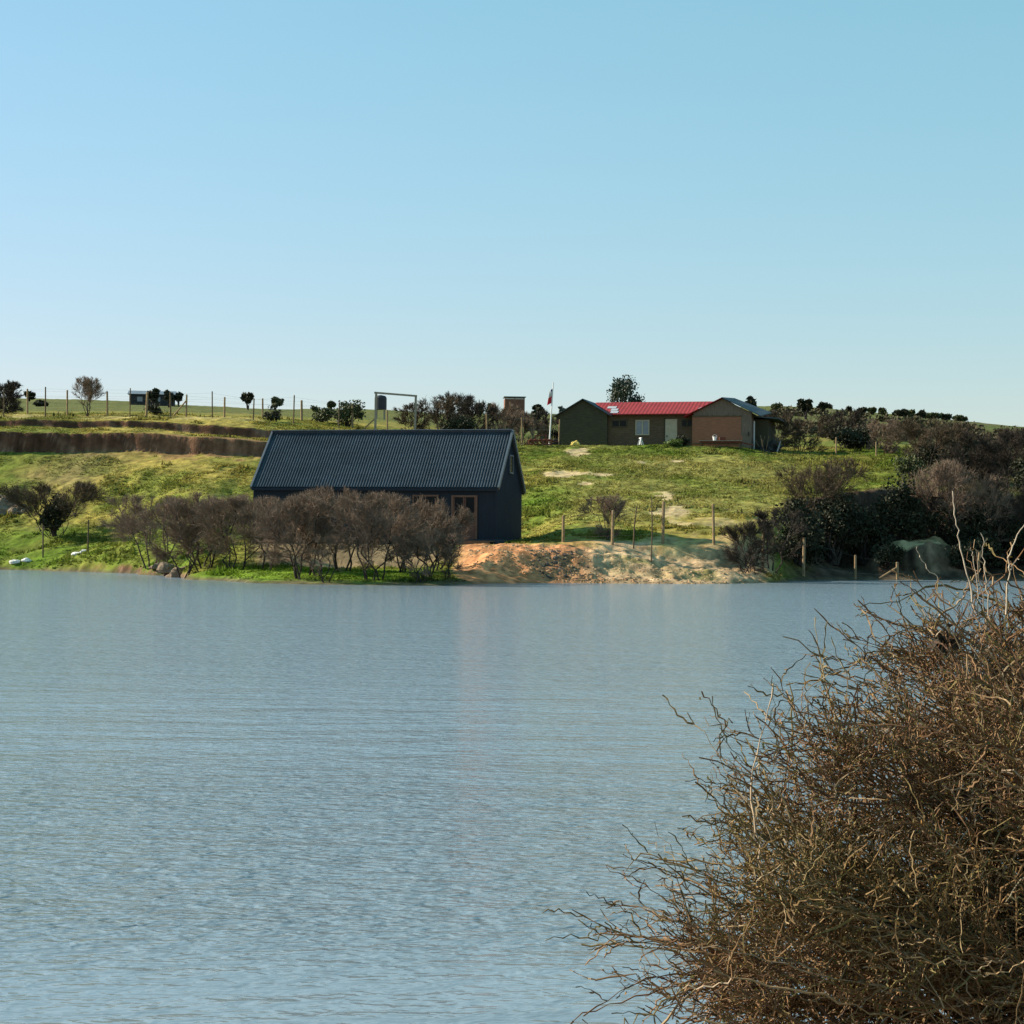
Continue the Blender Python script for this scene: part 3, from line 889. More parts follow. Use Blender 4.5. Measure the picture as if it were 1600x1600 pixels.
for x in (-1.45, 1.45):
    for y in (-.45, .45): MB().bar((x, y, -.15), (x, y, .285), .1).build("leg", M['post_dark'], tb)
w = MB(); w.box(1.52, 1.6, -.6, .58, .475, .8); w.build("end_board", M['house_orange'], tb)
bk = thing("bucket", "small pale bucket standing on the plank trailer", "bucket", (tb.location.x - .5, tb.location.y - .1, tb.location.z + .475))
w = MB(); w.tube([(0, 0, 0), (0, 0, .3)], [.12, .16], 12); ring(w, (0, 0, .28), .17, .012, 'y'); w.build("pail", M['white'], bk)
bk = thing("crate", "rusty brown crate on the plank trailer beside the pale bucket", "crate", (tb.location.x + .1, tb.location.y, tb.location.z + .475))
w = MB(); w.box(-.24, .24, -.18, -.15, 0, .26); w.box(-.24, .24, .15, .18, 0, .26); w.box(-.24, -.21, -.149, .149, 0, .26); w.box(.21, .24, -.149, .149, 0, .26); w.box(-.209, .209, -.149, .149, .01, .05)
w.build("sides", M['rust'], bk)
V, q = blob(14, 26, 1.0, .8, .65, .9, 12, 3.6, -.2)
jp = thing("scrap_heap", "dark heap of scrap piled against the right end of the house", "heap", hloc(1201, 147.5))
link("pile", mk_mesh("pile", V, [q], M['junk']), jp)
w = MB()
for k in range(9):
    rr = random.Random(k); a = (rr.uniform(-1, 1), rr.uniform(-1, -.2), 0); b3 = (a[0] + rr.uniform(-.7, .7), a[1] + rr.uniform(-.1, .5), rr.uniform(.9, 1.5)); w.bar(a, b3, .07)
w.build("poles", M['post_dark'], jp)
w = MB(); w.bar((-.28, .1, .0), (.05, .5, .85), .75, .03, up=(1, 0, .2))
ws_ = thing("zinc_sheet", "pale sheet of metal leaning on the right of the scrap heap", "metal sheet", hloc(1219, 146.6))
w.build("sheet", M['roof_patch'], ws_)


# ------------------------------------------------------------------ fences
def fence(name, label, posts, d_of, hgt, rad, wires, m, cat="fence", brace=None, jitter=0.03, seed=1):
    rr = random.Random(seed)
    pts = []
    for t_ in posts:
        px, base, top = t_
        X, d, z = d_of(px, base)
        pts.append((X, d, z, zof(px, top, d)))
    x0, y0, z0 = pts[0][:3]
    root = thing(name, label, cat, (x0, y0, z0))
    tops = []
    for (X, d, z, zt) in pts:
        l = np.array([X - x0, d - y0, z - z0])
        ht = max(0.9, zt - z) if hgt is None else hgt
        dx = rr.uniform(-jitter, jitter) * ht
        r_ = rad * rr.uniform(.85, 1.2)
        w = MB(); w.tube([l + (0, 0, -.25), l + (dx * .5, 0, ht * .5), l + (dx, 0, ht - .02), l + (dx, 0, ht)], [r_, r_ * .97, r_ * .92, r_ * .02], 7)
        w.build("post", m, root)
        tops.append((l, l + (dx, 0, ht), ht))
    w = MB()
    for a, b4 in zip(tops[:-1], tops[1:]):
        for k in range(wires):
            f_ = .25 + .68 * k / max(1, wires - 1)
            p_ = a[0] + (a[1] - a[0]) * f_; q_ = b4[0] + (b4[1] - b4[0]) * f_
            w.tube([p_, (p_ + q_) / 2 - (0, 0, .02), q_], [.004] * 3, 3)
    w.build("wire", M['wire'], root)
    if brace is not None:
        i, dx, f_ = brace
        l, tp, ht = tops[i]
        w = MB(); w.tube([l + (dx, 0, .05), l + (tp - l) * f_], [rad * .8, rad * .7], 7); w.build("brace", m, root)
    return root


fixd = lambda d: (lambda px, base: at(px, d(px) if callable(d) else d))
bypix = lambda dmin: (lambda px, base: at_pix(px, base, dmin))
fence("wire_fence", "front wire fence of tall thin posts along the top of the brown earth cut", [(4, 650, 607), (69, 652, 604), (201, 651, 606), (265, 653, 612), (330, 656, 611), (394, 660, 622), (457, 662, 617), (528, 664, 628)], fixd(149.5), None, .055, 4, M['post_dark'], seed=3)
fence("wire_fence", "rear wire fence of stout pale posts crossing the upper left field", [(41, 643, 607), (103, 645, 609), (166, 647, 611), (227, 648, 612), (289, 650, 616), (349, 653, 620), (409, 657, 622), (470, 659, 625), (549, 662, 630)], fixd(155), None, .085, 4, M['post'], brace=(4, -1.1, .75), seed=4)
fence("wire_fence", "lakeside fence of brown posts below the slope right of the barn", [(880, 850, 805), (957, 852, 797), (1036, 843, 783), (1116, 842, 787), (1192, 852, 800)], fixd(lambda px: 96.5 + (1.6 if 1000 < px < 1150 else 0)), None, .07, 3, M['post'], seed=5)
fence("wire_fence", "short shoreline fence of pale posts before the shaded hollow at the right", [(1256, 892, 840), (1337, 907, 867), (1403, 908, 878)], fixd(lambda px: {1256: 102.0, 1337: 104.9, 1403: 106.2}[px]), None, .075, 2, M['post'], brace=(2, -1.0, .7), seed=6)
fence("wire_fence", "low lawn fence with two thin posts beside the left thorn tree", [(68, 871, 820), (138, 862, 812)], bypix(112), None, .055, 2, M['post_dark'], seed=7)
fence("wire_fence", "fence of pale posts by the scrub behind the barn roof and the flagpole", [(604, 672, 640), (760, 676, 646), (815, 683, 652), (872, 690, 655)], fixd(lambda px: 149 - (px > 860) * .8), None, .06, 3, M['post'], seed=8)
fence("wire_fence", "fence of two pale posts before the scrub right of the house", [(1306, 711, 683), (1369, 711, 690)], fixd(145.5), None, .06, 2, M['post'], seed=9)
for px, ba, to, lab in ((990, 851, 790, "thin leaning grey stake beside the bare bush on the slope right of the barn"), (1018, 879, 776, "tall thin stake rising from the sandy bank")):
    X, d, z = at_pix(px, ba, 90)
    if px == 990: d = 96.8; X, d, z = at(px, d)
    st = thing("stake", lab, "stake", (X, d, z))
    ht = zof(px, to, d) - z
    MB().tube([(0, 0, -.3), (.04, 0, ht * .5), (.16 if px == 990 else .0, 0, ht)], [.04, .035, .025], 6).build("pole", M['post_dark'], st)

gt = thing("gate_frame", "tall wooden goal shaped frame standing on the field above the barn", "frame", at(586, 147.5))
z_ = gt.location.z
def gl(px, py, dd=0): return np.array([(px - 800) / F * (147.5 + dd) - gt.location.x, dd, zof(px, py, 147.5 + dd) - z_])
for px, py in ((586, 614), (648, 619)):
    tp_ = gl(px, py)
    bz_ = gz((px - 800) / F * 147.5, 147.5) - z_
    MB().bar((tp_[0] - .06, 0, bz_ - .3), tp_, .17, up=(0, 1, 0)).build("post", M['plank'], gt)
MB().bar(gl(583, 613.2) + (0, 0, .0), gl(650, 618.6), .14, up=(0, 1, 0)).build("crossbar", M['plank'], gt)
w = MB(); w.bar((-1.1, 0, .15), (-.04, 0, 1.15), .1); w.build("brace", M['post'], gt)

# ------------------------------------------------------------------ trees and bushes
def bare_tree(name, label, px, d, H, W, seed, stems=4, nb=(7, 8, 9), group=None, twig='twig', stem='stem', base=.35, tr=.004, spread=.9, clear=.35, dep=None, leafy=0, leafm='leaf', loc=None, flat=0.0, tilt=0.0, cat=None, upw=.25, lsize=.06):
    """multi-stemmed thorn tree: trunk part (stems and limbs) and crown part (fine twigs, leaves)"""
    rng = np.random.default_rng(seed)
    loc = at(px, d) if loc is None else loc
    root = thing(name, label, cat or ("bush" if "bush" in name or "shrub" in name else "tree"), loc, 0, group)
    dep = W if dep is None else dep
    c = np.array([tilt, 0, H * (clear + (1 - clear) * .5)]); ax = np.array([W / 2, dep / 2, H * (1 - clear) * .5])
    K = 7
    P = []
    for i in range(stems):
        b0 = np.array([rng.uniform(-.5, .5) * base * W * .5, rng.uniform(-.5, .5) * base * dep * .5, -.15])
        a = 2 * math.pi * (i + rng.uniform(-.3, .3)) / stems + seed
        tip = np.array([c[0] + math.cos(a) * W * .5 * spread * rng.uniform(.3, .8), math.sin(a) * dep * .5 * spread * rng.uniform(.3, .8), H * rng.uniform(.68, .92)])
        t = np.linspace(0, 1, K)[:, None]
        mid = b0 + (tip - b0) * t + np.array([0, 0, .12 * H]) * (t * (1 - t)) * 2
        mid[1:-1] += rng.normal(size=(K - 2, 3)) * .035 * H
        P.append(mid)
    P0 = np.array(P)
    P1 = fit(grow(P0, nb[0], (.22 * H, .45 * H), (.4, 1.1), upw, .16, 6, clear * .8, 1.0, c * np.array([1, 1, .6]), .5, rng=rng), c, ax, .95)
    P2 = fit(grow(P1, nb[1], (.12 * H, .28 * H), (.3, 1.1), upw, .2, 5, .25, 1.0, c * np.array([1, 1, .6]), .4, rng=rng), c, ax, 1.0)
    P3 = fit(grow(P2, nb[2], (.07 * H, .17 * H), (.2, 1.0), upw * .8, .22, 4, .15, 1.0, c * np.array([1, 1, .6]), .35, rng=rng), c, ax, 1.08)
    w = MB()
    rs = .016 * H / math.sqrt(max(stems, 2) / 3)
    w.add(*tubes(P0, taper(len(P0), K, rs, rs * .35), 6)); w.add(*tubes(P1, taper(len(P1), 6, rs * .38, rs * .14), 4))
    w.build("trunk", M[stem], root)
    w = MB()
    w.add(*tubes(P2, taper(len(P2), 5, max(tr * 1.9, rs * .1), tr), 3)); w.add(*tubes(P3, taper(len(P3), 4, tr * 1.15, tr * .5), 3))
    w.build("crown", M[twig], root)
    if leafy:
        ends = P3[:, 1:].reshape(-1, 3)
        k = rng.integers(0, len(ends), leafy)
        add_leaves(ends[k] + rng.normal(size=(leafy, 3)) * .05 * H * .5, lsize, rng).build("leaves", M[leafm], root)
    return root


def add_leaves(pts, size, rng, aspect=.55):
    n = len(pts)
    a = unit(rng.normal(size=(n, 3))); b_ = unit(np.cross(a, rng.normal(size=(n, 3))))
    s = size * rng.uniform(.6, 1.5, (n, 1))
    V = np.stack([pts - a * s, pts + b_ * s * aspect, pts + a * s, pts - b_ * s * aspect], 1).reshape(-1, 3)
    w = MB(); w.add(V, np.arange(n * 4).reshape(-1, 4)); return w


def leaf_tree(name, label, px, d, H, W, seed, leafm='leaf', n=2500, group=None, clear=.3, lsize=.1, clumps=16, stem='stem', loc=None, cat=None, dep=None, up=False):
    """tree or bush with a leafy crown made of leaf clumps on limbs"""
    rng = np.random.default_rng(seed)
    loc = at(px, d) if loc is None else loc
    root = thing(name, label, cat or ("bush" if "bush" in name or "shrub" in name else "tree"), loc, 0, group)
    dep = W if dep is None else dep
    cz = H * (clear + (1 - clear) * .5); hz_ = H * (1 - clear) * .5
    u = unit(rng.normal(size=(clumps, 3))) * rng.uniform(.35, .85, (clumps, 1))
    cc = np.stack([u[:, 0] * W / 2, u[:, 1] * dep / 2, cz + u[:, 2] * hz_], 1)
    if up: cc[:, 2] = H * (.45 + .5 * (1 - (np.abs(u[:, 0]) ** 1.5))) * rng.uniform(.8, 1.05, clumps)
    K = 6; t = np.linspace(0, 1, K)[None, :, None]
    b0 = np.zeros((clumps, 1, 3)); b0[:, :, :2] = rng.normal(size=(clumps, 1, 2)) * .03 * W
    P = b0 + (cc[:, None] - b0) * t + np.array([0, 0, H * .16]) * t * (1 - t)
    P[:, 1:-1] += rng.normal(size=(clumps, K - 2, 3)) * .02 * H
    w = MB(); w.add(*tubes(P, taper(clumps, K, .022 * H, .006 * H), 5)); w.build("trunk", M[stem], root)
    k = rng.integers(0, clumps, n)
    sz = rng.uniform(.55, 1.25, clumps)[k][:, None] * np.array([W, dep, H * (1 - clear)]) * .17
    pts = cc[k] + np.clip(rng.normal(size=(n, 3)), -2, 2) * sz * .62
    if up: pts = pts - (cc[k] - np.array([0, 0, H * .2])) * (np.abs(rng.normal(size=(n, 1))) * .10)
    pts = pts[pts[:, 2] > .02]
    add_leaves(pts, lsize, rng).build("crown", M[leafm], root)
    return root


# thorn grove on the spit before the barn
G = "leafless thorn trees on the spit before the barn"
grove = [ # px, d, height px, width px, stems, label
 (243, 101.6, 118, 150, 5, "leafless thorn tree leaning left at the left end of the grove on the spit"),
 (298, 93.0, 128, 130, 6, "many stemmed dark thorn tree second from the left end of the grove"),
 (328, 94.5, 128, 120, 4, "thorn tree standing behind the dark many stemmed one at the grove's left"),
 (372, 91.0, 126, 120, 5, "thorn tree with widely spaced thin stems left of the barn corner"),
 (415, 90.0, 124, 110, 4, "thorn tree rooted in bright grass before the barn's left corner"),
 (462, 84.5, 136, 120, 4, "thorn tree close to the water under the barn's left window"),
 (488, 86.5, 134, 120, 4, "thorn tree at the water's edge under the barn's middle wall"),
 (535, 88.5, 142, 125, 4, "thorn tree in the second row of the grove before the small middle window"),
 (583, 84.0, 142, 140, 5, "tallest thorn tree at the water's edge in the middle of the grove"),
 (628, 88.5, 134, 130, 4, "thorn tree behind the water's edge row left of the barn door"),
 (664, 86.5, 112, 100, 3, "shorter thorn tree just left of the barn door"),
 (684, 89.5, 118, 80, 3, "thorn tree whose twigs overlap the barn door"),
]
for i, (px, d, hp, wp_, st, lab) in enumerate(grove):
    while at(px, d)[2] < .06: d += .25
    s = F / d
    bare_tree("thorn_tree", lab, px, d, hp / s * .87, wp_ / s * 1.2, 100 + i, st, (10, 10, 12), G, clear=.30, spread=1.15, base=.35 if st < 6 else .6, tr=.0062, dep=wp_ / s * .95, tilt=-.2 if i == 0 else 0, upw=.2)
bare_tree("thorn_shrub", "low leafless thorn shrub at the right tip of the spit by the ochre bank", 658, 83.2, 2.1, 2.9, 140, 4, (7, 8, 10), clear=.2, tr=.0065)
bare_tree("thorn_shrub", "small leafless shrub right of the grove below the barn door", 702, 85.5, 1.9, 2.0, 141, 3, (7, 7, 9), clear=.2, tr=.0065)
bare_tree("thorn_shrub", "thin pale shrub at the water's edge between two grove trunks", 512, 82.8, 1.9, 1.3, 142, 3, (5, 6, 7), clear=.15, tr=.005)
# left thorn tree with a dark leafy heart
lt = at_pix(85, 838, 112)
sc_ = F / lt[1]
bare_tree("thorn_tree", "broad dark thorn tree with a dense dark heart on the left lawn", 85, 0, 82 / sc_, 180 / sc_, 150, 9, (8, 9, 11), loc=lt, clear=.45, twig='twig_red', tr=.008, leafy=0, base=.3, spread=1.5)
leaf_tree("ivy_bush", "dense dark evergreen bush growing inside the left thorn tree", 88, 0, 62 / sc_, 50 / sc_, 151, 'leaf', 3800, loc=(lt[0] + .1, lt[1] - .5, lt[2]), clear=.05, lsize=.08)

# bushes right of the barn
bare_tree("thorn_bush", "bare round bush behind the lakeside fence right of the barn", 950, 99.0, 64 / 30.3, 95 / 30.3, 160, 5, (7, 8, 11), clear=.05, tr=.006)
bare_tree("thorn_bush", "bare brown domed bush at the left rim of the shaded hollow", 1270, 113, 3.6, 4.9, 161, 6, (8, 9, 11), clear=.08, tr=.008, twig='twig_red', loc=at_pix(1270, 832, 104))
bare_tree("thorn_bush", "bare brown bush right of the domed one on the rim of the hollow", 1305, 112, 2.9, 3.0, 162, 4, (8, 8, 10), clear=.08, tr=.008, twig='twig_red', loc=at_pix(1310, 800, 108))
bare_tree("thorn_tree", "slim trunked dark thorn tree at the shore by the end of the sandy bank", 1205, 98.5, 3.0, 3.5, 163, 3, (8, 9, 11), clear=.25, tr=.007, twig='twig_dark', loc=at(1205, 97.5))
bare_tree("thorn_bush", "low bare bush at the dark end of the sandy bank beside the slim shore tree", 1172, 95.5, 2.3, 3.4, 235, 6, (8, 9, 11), clear=.05, tr=.0065, twig='twig_dark')
leaf_tree("dark_bush", "dark leafy bush in the shade behind the slim shore tree", 1245, 0, 3.5, 3.2, 164, 'leaf', 5000, loc=at(1248, 103.5), clear=.02, lsize=.09)
leaf_tree("dark_bush", "tall dark leafy bush at the foot of the shaded cliff behind the shoreline posts", 1300, 0, 4.0, 3.4, 165, 'leaf', 6000, loc=at(1303, 109.5), clear=.02, lsize=.09)
leaf_tree("dark_bush", "dark leafy bush left of the bare earth spur", 1350, 0, 3.4, 3.0, 166, 'leaf', 6000, loc=at(1352, 111), clear=.02, lsize=.09)
bare_tree("thorn_tree", "wide dark thorn tree with forked trunk above the hollow", 1445, 0, 3.6, 6.2, 167, 5, (9, 9, 11), clear=.35, tr=.008, twig='twig_red', loc=at_pix(1447, 741, 116), base=.2, spread=1.2)
leaf_tree("round_bush", "round olive bush beside the forked trunk above the hollow", 1425, 0, 1.6, 2.3, 168, 'leaf_olive', 2200, loc=at_pix(1424, 747, 116), clear=.0, lsize=.08)
leaf_tree("round_bush", "small green bush right of the forked trunk above the hollow", 1475, 0, 1.3, 2.2, 169, 'leaf_olive', 1600, loc=at_pix(1478, 748, 116), clear=.0, lsize=.08)
G2 = "dark scrub at the right of the hollow"
for i, (px, d, hp, wp_, tw, lab) in enumerate((
 (1470, 113.4, 112, 120, 'twig', "grey leafless bush hanging over the cliff behind the bare spur"),
 (1530, 113.2, 128, 120, 'twig', "tall grey leafless bush right of the bare spur"),
 (1590, 113.2, 130, 130, 'twig_dark', "dark leafless bush at the right picture edge behind the thorn bush"),
 (1650, 113.2, 130, 120, 'twig_dark', "dark leafless bush just past the right picture edge"),
 (1520, 127.0, 78, 130, 'twig_dark', "dark thorn tree on the brow above the spur"),
 (1580, 125.0, 85, 120, 'twig_dark', "dark thorn tree on the brow at the right picture edge"),
 (1560, 140.0, 62, 150, 'twig_red', "brown thorn tree on the skyline near the right picture edge"),
 (1505, 141.0, 55, 120, 'twig_red', "brown thorn tree on the skyline left of the rightmost one"),
 (1640, 135.0, 80, 140, 'twig_dark', "big dark thorn tree half cut off by the right picture edge"))):
    s = F / d
    bare_tree("thorn_bush" if i < 4 else "thorn_tree", lab, px, d, hp / s, wp_ / s, 180 + i, 5, (8, 9, 11), G2, twig=tw, clear=.08, tr=.009)
for i, (px, d, hp, wp_, lab) in enumerate((
 (1500, 113.0, 85, 110, "dark evergreen bush in the shade above the bare spur"), (1570, 113.0, 95, 110, "dark evergreen bush in the shade at the right behind the thorn bush"),
 (1530, 111.0, 60, 70, "low dark evergreen bush right beside the bare spur"), (1540, 131.0, 66, 120, "dark evergreen bush on the brow at the right"),
 (1625, 120.0, 60, 90, "tall dark evergreen bush at the right picture edge"), (1480, 133.0, 62, 90, "dark evergreen bush on the brow behind the forked tree"),
 (1405, 112.7, 95, 80, "dark evergreen bush on the cliff foot left of the grey bush"))):
    s = F / d
    leaf_tree("dark_bush", lab, px, d, hp / s, wp_ / s, 200 + i, 'leaf', 4200, G2, clear=.0, lsize=.10)

# scrub right of and behind the house
G3 = "scrub on the rise right of the house"
for i, (px, d, hp, wp_, tw, lab) in enumerate((
 (1250, 152, 56, 105, 'twig_red', "wide brown leafless bush just right of the house"),
 (1215, 165, 55, 60, 'twig_dark', "dark leafless bush peeping past the house's right roof"),
 (1320, 158, 55, 90, 'twig_dark', "dark leafless bush behind the pale posts right of the house"),
 (1385, 150, 48, 80, 'twig', "grey leafless bush right of the pale posts"),
 (1430, 146, 50, 95, 'twig_red', "brown leafless bush above the forked tree"),
 (1350, 175, 30, 100, 'twig', "grey leafless bush farther up behind the pale posts"),
 (1460, 165, 32, 110, 'twig_red', "brown leafless bush on the hill shoulder at the right"))):
    s = F / d
    bare_tree("scrub_bush", lab, px, d, hp / s, wp_ / s, 220 + i, 6, (7, 8, 10), G3, twig=tw, clear=.02, tr=.011)
leaf_tree("dark_bush", "low dark bush on the shore left of the bare earth spur's foot", 1385, 0, 1.4, 2.0, 233, 'leaf', 1500, loc=at(1388, 108.2), clear=.0, lsize=.08)
leaf_tree("dark_bush", "small dark bush on the right flank of the bare earth spur", 1500, 0, 1.5, 2.2, 234, 'leaf', 1500, loc=at(1503, 109.0), clear=.0, lsize=.08)
leaf_tree("dark_bush", "dark evergreen bush between the two pale posts right of the house", 1338, 153, 2.4, 4.0, 230, 'leaf', 2600, clear=0, lsize=.12)
leaf_tree("weed_clump", "green weed clump standing before the cream door", 1052, 146.4, .6, 1.7, 231, 'weed', 1500, clear=0, lsize=.07, cat="weeds")
leaf_tree("weed_clump", "dark weed clump left of the plank trailer", 1066, 147, .9, 1.0, 232, 'leaf', 900, clear=0, lsize=.07, cat="weeds")

# scrub behind the barn roof
G4 = "scrub between the gate frame and the house"
for i, (px, d, hp, wp_, tw, lab) in enumerate((
 (690, 152, 60, 90, 'twig_red', "tall reddish brown bush above the middle of the barn roof"),
 (645, 156, 40, 70, 'twig_red', "lower brown bush under the crossbar of the gate frame"),
 (740, 156, 58, 80, 'twig_dark', "dark brown bush above the right half of the barn roof"),
 (785, 158, 60, 70, 'twig', "grey bush nearest the barn ridge left of the flagpole's upright trunks"),
 (715, 160, 58, 80, 'twig_dark', "dark bush just right of the tall reddish one"),
 (812, 162, 56, 60, 'twig', "grey bush left of the bare upright trunks"),
 (798, 205, 31, 75, 'twig', "grey bush under the distant brown shed's wall"),
 (858, 160, 60, 60, 'twig_dark', "dark bush behind the flagpole at the house's left"))):
    s = F / d
    bare_tree("scrub_bush", lab, px, d, hp / s, wp_ / s, 240 + i, 6, (7, 8, 10), G4, twig=tw, clear=.02, tr=.011)
leaf_tree("dark_bush", "dark evergreen bush above the right part of the barn ridge", 715, 150.5, 1.9, 3.0, 250, 'leaf', 2000, clear=0, lsize=.1)
leaf_tree("green_bush", "leafy green bush left of the gate frame", 543, 156, 2.2, 2.7, 251, 'leaf_olive', 2200, clear=.05, lsize=.1)
leaf_tree("green_bush", "low olive bush in the field behind the barn's ridge", 500, 158, 1.6, 2.6, 252, 'leaf_olive', 1500, clear=0, lsize=.1)
leaf_tree("green_bush", "small dark bush between the fences left of the barn ridge", 423, 151, 1.1, 1.5, 253, 'leaf', 1000, clear=0, lsize=.08)
leaf_tree("green_bush", "low dark bush in the upper left field", 240, 158, 1.0, 2.0, 254, 'leaf', 1000, clear=0, lsize=.08)
for px, hp, sd in ((832, 46, 1), (846, 44, 2), (852, 40, 3)):
    rt = bare_tree("bare_trunk_tree", {1: "grey pollarded tree of upright poles left of the flagpole", 2: "grey pollarded tree just left of the flagpole", 3: "short pollarded tree behind the flagpole"}[sd], px, 155, hp / 19.3, .9, 260 + sd, 4, (4, 5, 4), "pollarded trees by the flagpole", clear=.3, tr=.014, base=.7, spread=.6, upw=.8, twig='twig', stem='plank')

# trees on and near the skyline, left
bare_tree("bare_tree", "upright fan shaped bare tree on the upper left field", 134, 153, 58 / 19.6, 46 / 19.6, 270, 6, (7, 7, 7), clear=.35, tr=.009, base=.25, spread=1.0, upw=.7, twig='twig', loc=at(134, 153))
bare_tree("scrub_bush", "dark thicket at the left picture edge on the upper field", 10, 158, 46 / 19, 60 / 19, 271, 6, (8, 9, 10), clear=.02, tr=.013, twig='twig_dark')
G5 = "small trees along the far skyline"


def far_tree(px, py_top, wpx, d, lab, leafm='leaf', clear=.35, hpx=None, n=900):
    if clear <= .1: py_top, wpx, clear = py_top + 3, wpx * 1.2, 0.0      # low bushy ones
    X, dd, z = at(px, d)
    s = F / d
    H = (hpx / s) if hpx else max(1.5, zof(px, py_top, d) - z) * (.8 if clear == 0 else 1)
    leaf_tree("field_tree", lab, px, d, H, wpx * .85 / s, 300 + int(px), leafm if int(px) % 3 else 'leaf_olive', n, G5, clear, lsize=.0011 * d, clumps=9)


far_tree(43, 612, 24, 330, "small flat topped tree on the skyline near the left edge")
far_tree(62, 628, 20, 260, "low dark bush below the skyline near the left edge", clear=.0, hpx=9)
far_tree(238, 608, 24, 290, "round tree standing before the distant dark building")
far_tree(262, 609, 18, 300, "tree at the right corner of the distant dark building")
far_tree(277, 611, 14, 330, "small round tree right of the distant dark building")
far_tree(386, 615, 22, 320, "round skyline tree above the field left of the barn")
far_tree(429, 622, 24, 360, "flat skyline tree with two trunks above the barn's left end")
far_tree(516, 629, 15, 380, "tiny skyline tree left of the gate frame")
far_tree(700, 629, 18, 360, "low skyline tree behind the tall reddish bush")
far_tree(725, 631, 20, 370, "low skyline tree above the right half of the barn roof", clear=.1)
far_tree(747, 626, 12, 300, "small conical skyline tree left of the brown shed", clear=.1)
far_tree(765, 622, 11, 290, "narrow round topped tree left of the brown shed", clear=.1)
far_tree(838, 626, 22, 300, "dark tree between the brown shed and the flagpole", clear=.1)
far_tree(878, 622, 22, 230, "dark tree just above the house's left eave", clear=.1, leafm='leaf_blue')
far_tree(1172, 616, 20, 250, "small tree with a flat crown above the house's right roof")
far_tree(1258, 620, 32, 260, "largest skyline tree right of the house", n=1100)
far_tree(1282, 629, 16, 290, "small skyline tree just right of the largest one")
for i, (px, py, w_) in enumerate(((1215, 637, 20), (1325, 636, 9), (1345, 641, 16), (1362, 642, 14), (1380, 639, 14), (1405, 641, 24), (1422, 646, 16), (1438, 647, 12), (1455, 652, 22), (1475, 655, 16), (1500, 660, 18), (1292, 634, 12))):
    far_tree(px, py, w_, 330 + 6 * i, "small dark tree on the sloping skyline right of the house, number in the row " if False else
             ["dark tree by the grey roof end of the house", "tiny lone skyline tree on the right hill", "bushy skyline tree at the top of the right hill's slope", "small tree between two bushy ones on the right hill's skyline",
              "round tree left of the widest one on the right hill's skyline", "widest tree on the right hill's sloping skyline", "tree right of the widest one on the right hill's skyline",
              "small pointed tree halfway down the right hill's skyline", "broad low tree low on the right hill's skyline", "small tree near the foot of the right hill's skyline",
              "lowest tree on the right hill's skyline", "faint small tree right of the two skyline trees by the house"][i], clear=.1)
# eucalyptus behind the house
X, d, z = at(972, 178)
leaf_tree("eucalyptus_tree", "tall tufted tree rising behind the red roof", 972, 178, zof(972, 588, 178) - z, 58 / 16.85, 350, 'leaf_blue', 3000, clear=.5, lsize=.11, clumps=17, up=True)

# far scrub on the right hillside, one mass
rng = np.random.default_rng(77)
w = MB()
n = 420
ppx = rng.uniform(1190, 1800, n); pd = rng.uniform(172, 330, n)
for px, d in zip(ppx, pd):
    X, Y, z = at(px, d)
    if vnoise(X / 14, Y / 18, 91) < .03: continue
    m_ = 90
    r_ = rng.uniform(.4, 1.2)
    pts = np.array([X, Y, z + r_ * .4]) + np.clip(rng.normal(size=(m_, 3)), -1.7, 1.7) * np.array([r_ * .6, r_ * .6, r_ * .38])
    lw = add_leaves(pts, .24, rng)
    w.add(lw.V[0], lw.Q[0])
tag(w.build("far_scrub", mat("scrub_leaves", (.068, .060, .036), 0.85, 0.5, .15, spec=.1)), "dark brown scrub covering the far right hillside", "scrub", kind="stuff")

# ------------------------------------------------------------------ distant buildings and tank
db = thing("farm_building", "distant dark farm building with a pale roof on the left skyline", "building", at(236, 330), R(6))
wl = 68 / 9.1
MB().box(-wl / 2, wl / 2, -2, 2, -1, 1.75).build("wall", M['junk'], db)
w = MB(); w.add([(-wl / 2 - .3, -2.4, 1.75), (wl / 2 + .3, -2.4, 1.75), (wl / 2 + .3, .2, 2.5), (-wl / 2 - .3, .2, 2.5), (wl / 2 + .3, 2.4, 1.75), (-wl / 2 - .3, 2.4, 1.75)], [(0, 1, 2, 3), (3, 2, 4, 5), (0, 5, 4, 1)], [(0, 3, 5), (1, 4, 2)])
w.build("roof", M['roof_grey'], db)
for x in (-2.4, .6, 2.6):
    MB().box(x, x + .9, -2.05, -2.003, .5, 1.3).build("window", M['pane'], db)
sh = thing("shed", "distant flat roofed brown brick shed on the skyline", "shed", at(802, 260), R(4))
zt = zof(802, 624, 260) - sh.location.z
w2 = 15.5 / 11.54
MB().box(-w2, w2, -1.2, 1.2, -1, zt).build("wall", M['brick'], sh)
MB().box(-w2 - .15, w2 + .15, -1.4, 1.4, zt + .22, zt + .32).build("roof", M['roof_grey'], sh)
w = MB()
for x in (-w2 + .1, w2 - .1, 0): w.box(x - .05, x + .05, -1.1, -1.0, zt, zt + .22)
w.build("parapet", M['brick'], sh)
tk = thing("water_tank", "dark rounded water tank seen through the gate frame", "tank", at(593, 200))
w = MB()
zb = tk.location.z
z0_ = zof(593, 640, 200) - zb; z1_ = zof(593, 617, 200) - zb
rr_ = 9.5 / 15
w.tube([(0, 0, z0_), (0, 0, z0_ + .01), (0, 0, z1_ - .3), (0, 0, z1_ - .1), (0, 0, z1_)], [.02, rr_, rr_, rr_ * .8, rr_ * .15], 20)
w.build("tank_body", M['tank'], tk)
w = MB()
for x in (-.4, .4):
    for y in (-.4, .4): w.bar((x, y, -.3), (x, y, z0_), .12)
w.build("stand", M['plank'], tk)

